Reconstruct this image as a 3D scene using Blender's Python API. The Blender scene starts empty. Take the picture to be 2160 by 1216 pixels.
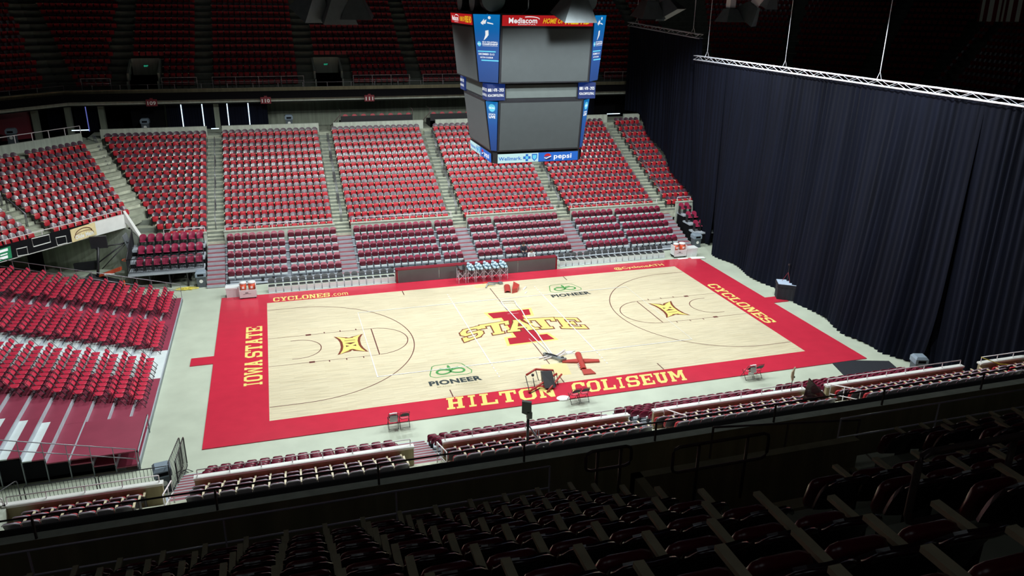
import bpy, math, random
from mathutils import Vector, Matrix
random.seed(7)
COL = bpy.context.scene.collection
PI = math.pi

# ------------------------------------------------------------------ materials
def _new(name):
    m = bpy.data.materials.new(name); m.use_nodes = True
    nt = m.node_tree; b = nt.nodes['Principled BSDF']
    return m, nt, b
def mat(name, col, rough=.5, metal=0., vary=0., vscale=3., spec=.5, stretch=None, bump=0., bscale=60, coat=0.):
    m, nt, b = _new(name)
    b.inputs['Roughness'].default_value = rough
    b.inputs['Metallic'].default_value = metal
    b.inputs['Specular IOR Level'].default_value = spec
    b.inputs['Coat Weight'].default_value = coat; b.inputs['Coat Roughness'].default_value = .16
    tc = nt.nodes.new('ShaderNodeTexCoord'); mp = nt.nodes.new('ShaderNodeMapping')
    geo = nt.nodes.new('ShaderNodeNewGeometry')
    nt.links.new(geo.outputs['Position'], mp.inputs[0])
    if stretch: mp.inputs['Scale'].default_value = stretch
    n = nt.nodes.new('ShaderNodeTexNoise'); n.inputs['Scale'].default_value = vscale; n.inputs['Detail'].default_value = 4
    nt.links.new(mp.outputs[0], n.inputs['Vector'])
    r = nt.nodes.new('ShaderNodeMapRange')
    r.inputs['From Min'].default_value = .3; r.inputs['From Max'].default_value = .7
    r.inputs['To Min'].default_value = 1 - vary; r.inputs['To Max'].default_value = 1 + vary
    nt.links.new(n.outputs['Fac'], r.inputs['Value'])
    mx = nt.nodes.new('ShaderNodeVectorMath'); mx.operation = 'SCALE'
    mx.inputs[0].default_value = col[:3]
    nt.links.new(r.outputs[0], mx.inputs['Scale'])
    nt.links.new(mx.outputs[0], b.inputs['Base Color'])
    if bump:
        n2 = nt.nodes.new('ShaderNodeTexNoise'); n2.inputs['Scale'].default_value = bscale
        nt.links.new(mp.outputs[0], n2.inputs['Vector'])
        bp = nt.nodes.new('ShaderNodeBump'); bp.inputs['Strength'].default_value = bump
        nt.links.new(n2.outputs['Fac'], bp.inputs['Height']); nt.links.new(bp.outputs[0], b.inputs['Normal'])
    return m
def emit(name, col, s):
    m, nt, b = _new(name)
    b.inputs['Base Color'].default_value = (col[0]*.2, col[1]*.2, col[2]*.2, 1)
    b.inputs['Emission Color'].default_value = (*col[:3], 1)
    b.inputs['Emission Strength'].default_value = s
    b.inputs['Roughness'].default_value = .6
    return m
def wood(name):
    m, nt, b = _new(name)
    geo = nt.nodes.new('ShaderNodeNewGeometry')
    br = nt.nodes.new('ShaderNodeTexBrick'); br.offset = .37; br.offset_frequency = 2
    br.inputs['Color1'].default_value = (.74, .65, .47, 1); br.inputs['Color2'].default_value = (.60, .50, .33, 1)
    br.inputs['Mortar'].default_value = (.52, .43, .28, 1)
    br.inputs['Scale'].default_value = 1; br.inputs['Mortar Size'].default_value = .0015
    br.inputs['Bias'].default_value = -.45
    br.inputs['Brick Width'].default_value = 1.15; br.inputs['Row Height'].default_value = .058
    nt.links.new(geo.outputs['Position'], br.inputs['Vector'])
    mp = nt.nodes.new('ShaderNodeMapping'); mp.inputs['Scale'].default_value = (.5, 9, 1)
    nt.links.new(geo.outputs['Position'], mp.inputs[0])
    n = nt.nodes.new('ShaderNodeTexNoise'); n.inputs['Scale'].default_value = 1.6; n.inputs['Detail'].default_value = 5
    nt.links.new(mp.outputs[0], n.inputs['Vector'])
    r = nt.nodes.new('ShaderNodeMapRange'); r.inputs['From Min'].default_value = .3; r.inputs['From Max'].default_value = .7
    r.inputs['To Min'].default_value = .86; r.inputs['To Max'].default_value = 1.1
    nt.links.new(n.outputs['Fac'], r.inputs['Value'])
    s = nt.nodes.new('ShaderNodeVectorMath'); s.operation = 'SCALE'
    nt.links.new(br.outputs['Color'], s.inputs[0]); nt.links.new(r.outputs[0], s.inputs['Scale'])
    nt.links.new(s.outputs[0], b.inputs['Base Color'])
    b.inputs['Roughness'].default_value = .28; b.inputs['Specular IOR Level'].default_value = .45
    return m

M = {
 'wood': wood('hardwood'),
 'red': mat('court_red_paint', (.58, .028, .06), .22, vary=.05, vscale=1.5, spec=.45),
 'gold': mat('court_gold_paint', (.85, .70, .22), .3, vary=.03),
 'logored': mat('court_cardinal_paint', (.42, .02, .04), .3, vary=.03),
 'darkline': mat('court_line_paint', (.13, .03, .03), .35, vary=.05),
 'brown': mat('court_outline_paint', (.20, .05, .03), .35, vary=.05),
 'white': mat('white_paint', (.9, .9, .9), .4, vary=.02),
 'green': mat('court_green_paint', (.07, .30, .08), .35, vary=.03),
 'navytext': mat('court_dark_text_paint', (.03, .045, .05), .35, vary=.03),
 'tantext': mat('court_tan_text_paint', (.42, .36, .2), .35, vary=.03),
 'hatchwood': mat('floor_plate_wood', (.78, .62, .32), .35, vary=.08, vscale=6, stretch=(1, 6, 1)),
 'floor': mat('arena_floor_concrete', (.52, .57, .47), .38, vary=.07, vscale=.9, spec=.4),
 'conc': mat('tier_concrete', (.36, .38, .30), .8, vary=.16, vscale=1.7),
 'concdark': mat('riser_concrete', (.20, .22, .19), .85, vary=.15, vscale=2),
 'step': mat('step_concrete', (.52, .54, .43), .75, vary=.22, vscale=2.4),
 'wallc': mat('board_marked_concrete', (.48, .52, .45), .85, vary=.14, vscale=1.0, stretch=(5, 5, .35)),
 'wallold': mat('streaked_concrete', (.30, .33, .26), .85, vary=.22, vscale=1.0, stretch=(4, 4, .25)),
 'wallbrown': mat('brown_stained_concrete', (.36, .31, .19), .85, vary=.15, vscale=1.0, stretch=(5, 5, .3)),
 'capwhite': mat('white_wall_cap', (.80, .80, .78), .5, vary=.04),
 'seatred': mat('seat_pad_red', (.50, .022, .035), .42, vary=.16, vscale=2.3, spec=.4),
 'seatback': mat('seat_shell_maroon', (.085, .042, .066), .33, vary=.1, vscale=4, spec=.7, coat=.22),
 'seatframe': mat('seat_frame_dark', (.02, .018, .022), .5, vary=.1),
 'armtan': mat('armrest_wood', (.72, .63, .43), .45, vary=.12, vscale=5),
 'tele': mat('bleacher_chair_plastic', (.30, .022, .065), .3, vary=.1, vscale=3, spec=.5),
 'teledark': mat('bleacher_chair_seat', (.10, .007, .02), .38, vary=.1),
 'telegrey': mat('bleacher_deck_grey', (.42, .46, .52), .55, vary=.1, vscale=2),
 'maroontread': mat('maroon_tread', (.26, .075, .095), .6, vary=.12, vscale=2.5),
 'riserdeck': mat('riser_maroon_deck', (.30, .045, .085), .5, vary=.07, vscale=1.5),
 'aldeck': mat('riser_pale_deck', (.72, .80, .82), .5, vary=.05),
 'foldred': mat('folding_chair_red', (.56, .03, .07), .38, vary=.08, vscale=6),
 'blackmetal': mat('black_metal', (.02, .02, .025), .4, vary=.1),
 'blackplastic': mat('black_plastic', (.03, .032, .036), .45, vary=.1),
 'black': mat('matte_black', (.008, .008, .010), .9, spec=.1),
 'curtain': mat('navy_black_drape', (.0030, .0042, .0115), .88, vary=.35, vscale=1.2, stretch=(2, 2, .12), spec=.15),
 'steel': mat('bright_aluminium', (.82, .84, .95), .4, metal=.25, vary=.05),
 'railgrey': mat('grey_painted_rail', (.30, .30, .34), .35, metal=.5, vary=.05),
 'railwhite': mat('white_painted_rail', (.85, .78, .82), .4, vary=.03),
 'raildark': mat('brown_painted_rail', (.14, .10, .10), .35, metal=.3, vary=.05),
 'galv': mat('galvanised_sheet', (.20, .23, .25), .45, metal=.4, vary=.1, vscale=3),
 'screen': mat('unlit_led_screen', (.060, .070, .076), .55, vary=.04, vscale=3),
 'board': mat('led_board_grey', (.105, .125, .125), .5, vary=.05),
 'boardred': mat('board_frame_maroon', (.22, .015, .03), .4, vary=.05),
 'orange': mat('orange_plastic', (.72, .10, .04), .4, vary=.05),
 'cooler': mat('cooler_white_plastic', (.78, .80, .82), .4, vary=.04),
 'ballw': mat('ball_white', (.70, .80, .88), .35),
 'ballt': mat('ball_teal', (.06, .26, .38), .35),
 'skirt': mat('table_skirt_black', (.012, .014, .022), .8, vary=.2, vscale=4, stretch=(3, 3, .2)),
 'tabletop': mat('table_top_blue_white', (.50, .60, .78), .4, vary=.03),
 'skin': mat('skin', (.45, .27, .19), .5),
 'hair': mat('dark_hair', (.02, .014, .01), .6, vary=.2),
 'shirtw': mat('white_shirt', (.8, .82, .84), .8, vary=.04),
 'shirtd': mat('dark_shirt', (.03, .03, .05), .8, vary=.1),
 'padred': mat('red_padding_vinyl', (.45, .05, .04), .38, vary=.08),
 'greymetal': mat('grey_metal', (.30, .33, .36), .35, metal=.6, vary=.1),
 'bin': mat('litter_bin_grey', (.10, .12, .14), .45, vary=.08),
 'binlid': mat('litter_bin_lid_grey', (.25, .31, .38), .35, vary=.06),
 'yellow': mat('yellow_rope', (.75, .62, .08), .5, vary=.1),
 'signgreen': emit('green_lit_sign', (.02, .42, .18), .35),
 'signcream': mat('cream_sign_face', (.80, .66, .36), .5, vary=.12, vscale=4),
 'signwhite': mat('sign_white', (.9, .9, .88), .5),
 'signbrown': mat('sign_brown', (.16, .06, .03), .5),
 'concrail': mat('suite_front_black', (.012, .012, .015), .7),
 'pinkseat': mat('suite_seat_red', (.45, .06, .08), .5),
 'rim': mat('seat_rim_plastic', (.40, .34, .44), .25, spec=.8),
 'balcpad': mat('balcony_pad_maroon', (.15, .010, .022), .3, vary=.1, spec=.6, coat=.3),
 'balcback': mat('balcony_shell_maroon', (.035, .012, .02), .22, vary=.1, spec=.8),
 'railglint': mat('polished_rail', (.80, .74, .92), .25, spec=1., coat=1.),
 'seatrear': mat('seat_shell_rear', (.022, .017, .03), .45, vary=.1),
 'e_blue': None,
}
def bluegrad():
    m, nt, b = _new('lit_blue_panel')
    tc = nt.nodes.new('ShaderNodeTexCoord'); sp = nt.nodes.new('ShaderNodeSeparateXYZ')
    nt.links.new(tc.outputs['Generated'], sp.inputs[0])
    cr = nt.nodes.new('ShaderNodeValToRGB'); e = cr.color_ramp.elements
    e[0].color = (.004, .06, .32, 1); e[1].color = (.0, .30, .85, 1)
    e.new(.5).color = (.003, .12, .55, 1)
    nt.links.new(sp.outputs['Z'], cr.inputs[0])
    nt.links.new(cr.outputs[0], b.inputs['Emission Color']); b.inputs['Emission Strength'].default_value = EMI
    b.inputs['Base Color'].default_value = (.01, .02, .05, 1)
    return m
EMI = .55
M['e_blue'] = bluegrad()
M['e_bluedark'] = emit('lit_dark_blue_panel', (.005, .03, .20), EMI)
M['e_red'] = emit('lit_red_panel', (.72, .015, .02), EMI)
M['e_white'] = emit('lit_white_graphic', (.95, .98, 1.), EMI*1.5)
M['e_yellow'] = emit('lit_yellow_graphic', (1., .62, .02), EMI*1.3)
M['e_cyan'] = emit('lit_cyan_graphic', (.15, .70, .95), EMI*1.3)
M['e_pale'] = emit('lit_pale_panel', (.62, .92, .95), EMI*1.2)
M['e_blueflat'] = emit('lit_blue_flat', (.01, .16, .72), EMI*1.1)
M['e_gap'] = emit('leaked_light_glow', (.65, .85, 1.), 2.2)
M['e_gapdim'] = emit('dim_leaked_light_glow', (.10, .12, .40), 1.0)
M['e_exit'] = emit('exit_green', (.05, .8, .45), .5)
M['e_lamp'] = emit('floodlight_lens', (1., 1., .95), 1.0)
M['dial'] = mat('loudspeaker_face', (.20, .26, .28), .6)

# ------------------------------------------------------------------ mesh builder
class MB:
    def __init__(s, *mats): s.v = []; s.f = []; s.m = []; s.mats = [M[x] for x in mats]; s.sm = []
    def add(s, vs, fs, mi=0, smooth=False, xf=None):
        b = len(s.v)
        for p in vs: s.v.append(tuple(xf(p)) if xf else tuple(p))
        for f in fs: s.f.append(tuple(b+i for i in f)); s.m.append(mi); s.sm.append(smooth)
    def box(s, x0, x1, y0, y1, z0, z1, mi=0, xf=None):
        vs = [(x0,y0,z0),(x1,y0,z0),(x1,y1,z0),(x0,y1,z0),(x0,y0,z1),(x1,y0,z1),(x1,y1,z1),(x0,y1,z1)]
        s.add(vs, [(0,3,2,1),(4,5,6,7),(0,1,5,4),(1,2,6,5),(2,3,7,6),(3,0,4,7)], mi, False, xf)
    def hexa(s, a, b, mi=0):          # two quads (4 points each)
        s.add(list(a)+list(b), [(0,3,2,1),(4,5,6,7),(0,1,5,4),(1,2,6,5),(2,3,7,6),(3,0,4,7)], mi)
    def quad(s, a, b, c, d, mi=0): s.add([a,b,c,d], [(0,1,2,3)], mi)
    def tube(s, pts, r, mi=0, n=6, closed=False, r2=None, cap=True):
        pts = [Vector(p) for p in pts]; k = len(pts); rings = []
        for i, p in enumerate(pts):
            if closed: d = pts[(i+1) % k] - pts[i-1]
            else: d = pts[min(i+1, k-1)] - pts[max(i-1, 0)]
            d.normalize()
            up = Vector((0,0,1)) if abs(d.z) < .95 else Vector((1,0,0))
            a = d.cross(up).normalized(); b = a.cross(d)
            rr = r if r2 is None else r + (r2-r)*i/(k-1)
            rings.append([p + a*math.cos(2*PI*j/n)*rr + b*math.sin(2*PI*j/n)*rr for j in range(n)])
        vs = [v for R in rings for v in R]; fs = []
        for i in range(k if closed else k-1):
            for j in range(n):
                i2 = (i+1) % k
                fs.append((i*n+j, i*n+(j+1)%n, i2*n+(j+1)%n, i2*n+j))
        if not closed and cap: fs += [tuple(range(n))[::-1], tuple((k-1)*n+j for j in range(n))]
        s.add(vs, fs, mi, n > 5)
    def lathe(s, prof, cx=0, cy=0, n=16, mi=0, smooth=True, sx=1, sy=1):
        vs = []; fs = []
        for r, z in prof:
            for j in range(n): vs.append((cx+r*sx*math.cos(2*PI*j/n), cy+r*sy*math.sin(2*PI*j/n), z))
        k = len(prof)
        for i in range(k-1):
            for j in range(n): fs.append((i*n+j, i*n+(j+1)%n, (i+1)*n+(j+1)%n, (i+1)*n+j))
        fs += [tuple(range(n))[::-1], tuple((k-1)*n+j for j in range(n))]
        s.add(vs, fs, mi, smooth)
    def ball(s, c, r, mi=0, n=10, m=6, sx=1, sy=1, sz=1):
        prof = [(max(.001, math.sin(PI*i/m)), -math.cos(PI*i/m)) for i in range(m+1)]
        vs = []; fs = []
        for q, z in prof:
            for j in range(n): vs.append((c[0]+r*sx*q*math.cos(2*PI*j/n), c[1]+r*sy*q*math.sin(2*PI*j/n), c[2]+r*sz*z))
        for i in range(m):
            for j in range(n): fs.append((i*n+j, i*n+(j+1)%n, (i+1)*n+(j+1)%n, (i+1)*n+j))
        s.add(vs, fs, mi, True)
    def prism(s, poly, z0, z1, mi=0, xf=None):
        k = len(poly)
        vs = [(x,y,z0) for x,y in poly] + [(x,y,z1) for x,y in poly]
        fs = [tuple(range(k))[::-1], tuple(range(k, 2*k))] + [(i,(i+1)%k,k+(i+1)%k,k+i) for i in range(k)]
        s.add(vs, fs, mi, False, xf)
    def grid(s, P, mi=0, smooth=True):  # P[i][j] points
        a = len(P); b = len(P[0]); vs = [p for r in P for p in r]
        s.add(vs, [(i*b+j, i*b+j+1, (i+1)*b+j+1, (i+1)*b+j) for i in range(a-1) for j in range(b-1)], mi, smooth)
    def slab(s, P, th, mi=0, smooth=True, rear=None):  # thick sheet: P grid, offset vector function
        a = len(P); b = len(P[0])
        Q = []
        for i in range(a):
            row = []
            for j in range(b):
                du = Vector(P[min(i+1,a-1)][j]) - Vector(P[max(i-1,0)][j])
                dv = Vector(P[i][min(j+1,b-1)]) - Vector(P[i][max(j-1,0)])
                nrm = du.cross(dv).normalized()
                row.append(tuple(Vector(P[i][j]) + nrm*th))
            Q.append(row)
        s.grid(P, mi if rear is None else rear, smooth); s.grid(Q, mi, smooth)
        for i in range(a-1):
            s.quad(P[i][0], P[i+1][0], Q[i+1][0], Q[i][0], mi); s.quad(P[i][b-1], P[i+1][b-1], Q[i+1][b-1], Q[i][b-1], mi)
        for j in range(b-1):
            s.quad(P[0][j], P[0][j+1], Q[0][j+1], Q[0][j], mi); s.quad(P[a-1][j], P[a-1][j+1], Q[a-1][j+1], Q[a-1][j], mi)
    def mesh(s, name):
        me = bpy.data.meshes.new(name); me.from_pydata(s.v, [], s.f)
        for m in s.mats: me.materials.append(m)
        me.polygons.foreach_set('material_index', s.m); me.polygons.foreach_set('use_smooth', s.sm)
        me.update(); return me

def obj(name, mb, parent=None, loc=(0,0,0), rz=0, label=None):
    o = bpy.data.objects.new(name, mb.mesh(name) if isinstance(mb, MB) else mb)
    COL.objects.link(o); o.location = loc; o.rotation_euler = (0,0,rz)
    if parent: o.parent = parent
    if label: o['label'] = label
    return o
def thing(name, label, cat, loc=(0,0,0), rz=0, group=None):
    o = bpy.data.objects.new(name, None); COL.objects.link(o); o.location = loc; o.rotation_euler = (0,0,rz)
    o.empty_display_size = .2
    o['label'] = label; o['category'] = cat
    if group: o['group'] = group
    return o
def tag(o, label, cat, group=None, kind=None):
    o['label'] = label; o['category'] = cat
    if group: o['group'] = group
    if kind: o['kind'] = kind
    return o
def struct(name, mb, parent=None):
    o = obj(name, mb, parent)
    if parent is None: o['kind'] = 'structure'
    return o
def kids(o): return [c for c in bpy.data.objects if c.parent == o]
class Proto:                      # a thing with parts: first use moves it, later uses copy it
    def __init__(s, root, parts): s.r = root; s.p = parts; s.used = False
    def put(s, loc, rz, label, group=None):
        if not s.used: r = s.r; s.used = True
        else:
            r = s.r.copy(); COL.objects.link(r)
            for c in s.p:
                k = c.copy(); COL.objects.link(k); k.parent = r
        r.location = loc; r.rotation_euler = (0,0,rz); r['label'] = label
        if group: r['group'] = group
        return r
ORD = ['first','second','third','fourth','fifth','sixth','seventh','eighth','ninth','tenth','eleventh','twelfth','thirteenth',
       'fourteenth','fifteenth','sixteenth','seventeenth','eighteenth','nineteenth','twentieth','twenty-first','twenty-second','twenty-third','twenty-fourth','twenty-fifth',
       'twenty-sixth','twenty-seventh','twenty-eighth','twenty-ninth','thirtieth']

# ------------------------------------------------------------------ lettering
_tc = {}
def dummy_(): pass
def text_raw(s, bold=0.):
    key = (s, bold)
    if key in _tc: return _tc[key]
    cu = bpy.data.curves.new('t', 'FONT'); cu.body = s; cu.offset = bold; cu.resolution_u = 3; cu.space_character = 1.02 + bold*1.2
    o = bpy.data.objects.new('t', cu); COL.objects.link(o)
    me = bpy.data.meshes.new_from_object(o)
    vs = [v.co.copy() for v in me.vertices]; fs = [tuple(p.vertices) for p in me.polygons]
    bpy.data.objects.remove(o); bpy.data.curves.remove(cu); bpy.data.meshes.remove(me)
    x0 = min(v.x for v in vs); x1 = max(v.x for v in vs); y0 = min(v.y for v in vs); y1 = max(v.y for v in vs)
    _tc[key] = ([((v.x-x0)/(x1-x0), (v.y-y0)/(y1-y0)) for v in vs], fs)
    return _tc[key]
def put_text(mb, s, xf, mi=0, bold=.02, slant=0.):   # xf maps (u,v) in 0..1 to a point
    vs, fs = text_raw(s, bold)
    mb.add([xf(u + slant*v, v) for u, v in vs], fs, mi)
def planar(o, ux, uy):       # (u,v) -> o + u*ux + v*uy
    o = Vector(o); ux = Vector(ux); uy = Vector(uy)
    return lambda u, v: tuple(o + ux*u + uy*v)
def rectp(a, b, c, d): return [(a,b),(c,b),(c,d),(a,d)]
def slabglyph(ch):
    t = .26; h = .15; k = .22
    R = rectp
    if ch == 'I': return [R(.5-.14,0,.5+.14,1), R(.16,0,.84,h), R(.16,1-h,.84,1)]
    if ch == 'H': return [R(.1,0,.1+t,1), R(.9-t,0,.9,1), R(.1,.42,.9,.58), R(0,0,.46,h), R(.54,0,1,h), R(0,1-h,.46,1), R(.54,1-h,1,1)]
    if ch == 'L': return [R(.12,0,.12+t,1), R(0,0,1,h+.02), R(0,1-h,.5,1), R(1-.15,0,1,.36)]
    if ch == 'T': return [R(.5-.14,0,.5+.14,1), R(0,1-h-.02,1,1), R(0,.66,.14,1), R(.86,.66,1,1), R(.26,0,.74,h)]
    c = .2
    if ch in 'OC' or ch == 'S' or ch == 'U': pass
    if ch == 'O': return [[(0,c),(c,0),(t+.08,h),(t,c+.06)], [(0,c),(t,c+.06),(t,.94-c),(0,1-c)], [(0,1-c),(t,.94-c),(t+.08,1-h),(c,1)], [(c,1),(t+.08,1-h),(.92-t,1-h),(1-c,1)],
        [(1-c,1),(.92-t,1-h),(1-t,.94-c),(1,1-c)], [(1,1-c),(1-t,.94-c),(1-t,c+.06),(1,c)], [(1,c),(1-t,c+.06),(.92-t,h),(1-c,0)], [(1-c,0),(.92-t,h),(t+.08,h),(c,0)]]
    if ch == 'C': return slabglyph('O')[0:4] + [[(1-c,1),(.92-t,1-h),(1-t,.9-c),(1,1-c)], R(1-t+.04,.62,1,.94), [(1-c,0),(.92-t,h),(t+.08,h),(c,0)], [(1,c),(1-t,c+.06),(.92-t,h),(1-c,0)], R(1-t+.02,c-.02,1,.34)]
    if ch == 'S': return [R(c,0,1-c,h), [(1-c,0),(1,c),(1-t,c+.04),(.92-t,h)], R(1-t,c,1,.42), [(1-t,.40),(1,.42),(.86,.58),(.15,.58),(.3,.42)], [(0,.6),(.16,.42),(.84,.42),(.7,.58),(t,.6)], R(0,.58,t,1-c), [(0,1-c),(t,.96-c),(t+.08,1-h),(c,1)],
        R(c,1-h,1-c,1), [(1-c,1),(.92-t,1-h),(1-.2,1-c-.04),(1,1-c)], R(1-.2,.66,1,1), R(0,0,.2,.34), [(0,c),(.2,c+.05),(.3,h),(c,0)]]
    if ch == 'E': return [R(.1,0,.1+t,1), R(0,0,1,h), R(0,1-h,1,1), R(.1,.42,.66,.58), R(.86,0,1,.34), R(.86,.66,1,1), R(.58,.34,.70,.66)]
    if ch == 'U': return [R(.1,c,.1+t,1), R(.9-t,c,.9,1), [(.1,c),(.1+c,0),(.9-c,0),(.9,c),(.9-t,c+.02),(.1+t,c+.02)], R(0,1-h,.46,1), R(.54,1-h,1,1)]
    if ch == 'N': return [R(.08,0,.08+.2,1), R(.92-.2,0,.92,1), [(.08,1),(.36,1),(.92,0),(.64,0)], R(0,0,.38,h), R(0,1-h,.3,1), R(.6,1-h,1,1)]
    if ch == 'M': return [R(.06,0,.25,1), R(.75,0,.94,1), [(.06,1),(.3,1),(.58,.3),(.42,.3)], [(.7,1),(.94,1),(.58,.3),(.42,.3)], R(0,0,.33,h), R(.67,0,1,h), R(0,1-h,.25,1), R(.75,1-h,1,1)]
    if ch == 'W': return [[(.02,1),(.22,1),(.34,0),(.2,0)], [(.2,0),(.34,0),(.56,.8),(.44,.8)], [(.44,.8),(.56,.8),(.8,0),(.66,0)], [(.66,0),(.8,0),(.98,1),(.78,1)], R(0,1-h,.32,1), R(.68,1-h,1,1)]
    if ch == 'A': return [[(.06,0),(.3,0),(.62,1),(.38,1)], [(.94,0),(.7,0),(.38,1),(.62,1)], R(.24,.26,.76,.4), R(0,0,.4,h), R(.6,0,1,h), R(.3,1-h,.7,1)]
    if ch == 'Y': return [R(.37,0,.63,.5), [(.04,1),(.3,1),(.63,.45),(.37,.45)], [(.96,1),(.7,1),(.37,.45),(.63,.45)], R(.22,0,.78,h), R(0,1-h,.4,1), R(.6,1-h,1,1)]
    return []
def grow(poly, d):           # offset a convex polygon outward
    k = len(poly); area = sum(poly[i][0]*poly[(i+1)%k][1]-poly[(i+1)%k][0]*poly[i][1] for i in range(k))
    if area < 0: poly = poly[::-1]
    out = []
    for i in range(k):
        p0 = Vector(poly[i-1]); p1 = Vector(poly[i]); p2 = Vector(poly[(i+1)%k])
        a = (p1-p0).normalized(); b = (p2-p1).normalized()
        n1 = Vector((a.y,-a.x)); n2 = Vector((b.y,-b.x)); m = n1+n2
        if m.length < .2: m = n1
        m.normalize(); c = max(.45, m.dot(n1))
        q = p1 + m*(d/max(c,.72)); out.append((q.x, q.y))
    return out
_fz = [0]
def flat(mb, poly, z, mi):
    _fz[0] = (_fz[0]+1) % 24; z += _fz[0]*.00012
    mb.add([(x,y,z) for x,y in poly], [tuple(range(len(poly)))], mi)
def orient(poly):
    k = len(poly); area = sum(poly[i][0]*poly[(i+1)%k][1]-poly[(i+1)%k][0]*poly[i][1] for i in range(k))
    return poly if area > 0 else poly[::-1]
def slabword(mb, word, o, ux, uy, z, mi, gap=.16, outline=None, omi=1, widths=None):
    # lays the word from o along ux (whole word) and uy (height)
    o = Vector(o); ux = Vector(ux); uy = Vector(uy)
    wd = {'I': .62, 'M': 1.25, 'W': 1.25, ' ': .7}
    tot = sum(wd.get(c, 1.) for c in word) + gap*(len(word)-1); x = 0
    for c in word:
        w = wd.get(c, 1.)
        for pl in slabglyph(c):
            q = [tuple(o + ux*((x+u*w)/tot) + uy*v) for u, v in pl]
            q = orient(q)
            if outline: flat(mb, grow(q, outline), z-.004, omi)
            flat(mb, q, z, mi)
        x += w + gap
def quadmap(bl, br, tr, tl):
    bl, br, tr, tl = map(Vector, (bl, br, tr, tl))
    return lambda u, v: tuple((bl*(1-u)+br*u)*(1-v) + (tl*(1-u)+tr*u)*v)
LPOW = 4700; LSZ = 2.56; LBL = .28; LH = 19; EXPO = -0.1; FILL = 80
# ================================================================== SETTING
FZ = -.04
m = MB('floor'); m.box(-60, 60, -50, 50, -.5, FZ); struct('floor', m)

# ---- court
court = thing('basketball_court', 'pale hardwood basketball court with wide red painted border in the arena centre', 'court', (0,0,0))
m = MB('red'); m.prism([(-17.1,-9.32),(17.05,-9.32),(17.05,9.15),(-17.1,9.3)], FZ+.002, 0); obj('painted_border', m, court)
m = MB('red'); m.box(-18.25,-17.1,-.66,.3,FZ+.002,-.001); obj('basket_support_mat', m, court)
m = MB('red'); m.box(17.05,18.2,-.66,.3,FZ+.002,-.001); obj('basket_support_mat', m, court)
m = MB('wood'); m.box(-14.325,14.325,-7.62,7.62,FZ+.004,.0015); obj('hardwood_floor', m, court)
def strip(mb, pts, w, z, mi=0):
    pts = [Vector(p) for p in pts]; L = []; R = []
    for i, p in enumerate(pts):
        d = (pts[min(i+1,len(pts)-1)] - pts[max(i-1,0)]).normalized(); n = Vector((-d.y, d.x))*w/2
        L.append((p.x+n.x,p.y+n.y,z)); R.append((p.x-n.x,p.y-n.y,z))
    for i in range(len(pts)-1):
        e = Vector((0,0,.00009*(i%16)))
        mb.quad(Vector(L[i])+e, Vector(L[i+1])+e, Vector(R[i+1])+e, Vector(R[i])+e, mi)
def arc(cx, cy, r, a0, a1, n=40): return [(cx+r*math.cos(math.radians(a0+(a1-a0)*i/n)), cy+r*math.sin(math.radians(a0+(a1-a0)*i/n))) for i in range(n+1)]
for s in (-1, 1):
    bx = -14.325+1.6; r = 6.325; X = lambda p: [(-s*x if False else (x if s == -1 else -x), y) for x, y in p]
    m = MB('darkline')
    strip(m, X([(-14.3,-r),(bx,-r)] + arc(bx,0,r,-88,88,60) + [(bx,r),(-14.3,r)]), .05, .004)
    obj('three_point_line', m, court)
    m = MB('darkline')
    for y in (-1.85, 1.85):
        strip(m, X([(-14.3,y),(-8.55,y)]), .035, .004)
        for x in (-11.2,-10.3,-9.4): strip(m, X([(x,y),(x,y+(.2 if y>0 else -.2))]), .06, .004)
        strip(m, X([(-12.25,y),(-11.95,y)]), .2, .0045)
    strip(m, X([(-8.53,-1.85),(-8.53,1.85)]), .06, .004)
    strip(m, X(arc(-8.53,0,1.83,-88,88,36)), .05, .004)
    strip(m, X([(-13.1,-1.22)] + arc(-12.72,0,1.22,-88,88,30) + [(-13.1,1.22)]), .05, .004)
    obj('free_throw_lane', m, court)
m = MB('darkline')
strip(m, [(0,-7.62),(0,-6.7)], .06, .004); strip(m, [(0,-5.4),(0,6.6)], .05, .0035)
for x in (-5.75, 5.6):
    for y in (-7.6, 7.6): strip(m, [(x,y),(x,y*.9)], .06, .004)
obj('halfway_line', m, court)
m = MB('white')
strip(m, [(-9,-4.5),(9,-4.5),(9,4.5),(-9,4.5),(-9,-4.55)], .055, .019)
for x in (-3, 3):
    strip(m, [(x,-4.5),(x,4.5)], .055, .0195)
    for s in (-1, 1):
        for k in range(5): strip(m, [(x,s*(4.68+.34*k)),(x,s*(4.83+.34*k))], .055, .0195)
obj('volleyball_line', m, court)
# centre logo
m = MB('logored','gold','brown')
I = [[(-1.33,-2.45),(1.36,-2.4),(1.18,-1.6),(-1.2,-1.6)], [(-.68,-1.7),(.64,-1.7),(.64,1.45),(-.68,1.45)], [(-1.2,1.45),(1.19,1.45),(1.36,2.36),(-1.33,2.34)],
     [(-1.2,1.2),(-.6,1.2),(-.6,1.6),(-1.2,1.6)][0:0] or [(-.68,-1.9),(.64,-1.9),(.9,-1.6),(-.9,-1.6)]]
for pl in I:
    flat(m, grow(pl, .19), .003, 1); flat(m, pl, .007, 0)
obj('letter_mark', m, court, label='large red block letter at the centre of the court')
m = MB('gold','brown')
Q = {'S': ((-3.72,-1.51),(-2.38,-.85),(-2.23,.6),(-3.65,.15)), 'T': ((-2.25,-1.0),(-.8,-.82),(-.42,.88),(-2.27,.67)), 'A': ((-.97,-.8),(1.02,-.8),(.62,.86),(-.47,.86)),
     't': ((.75,-.8),(2.2,-1.0),(2.38,.66),(.5,.88)), 'E': ((2.3,-1.08),(3.78,-1.52),(3.72,.2),(2.42,.62))}
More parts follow.
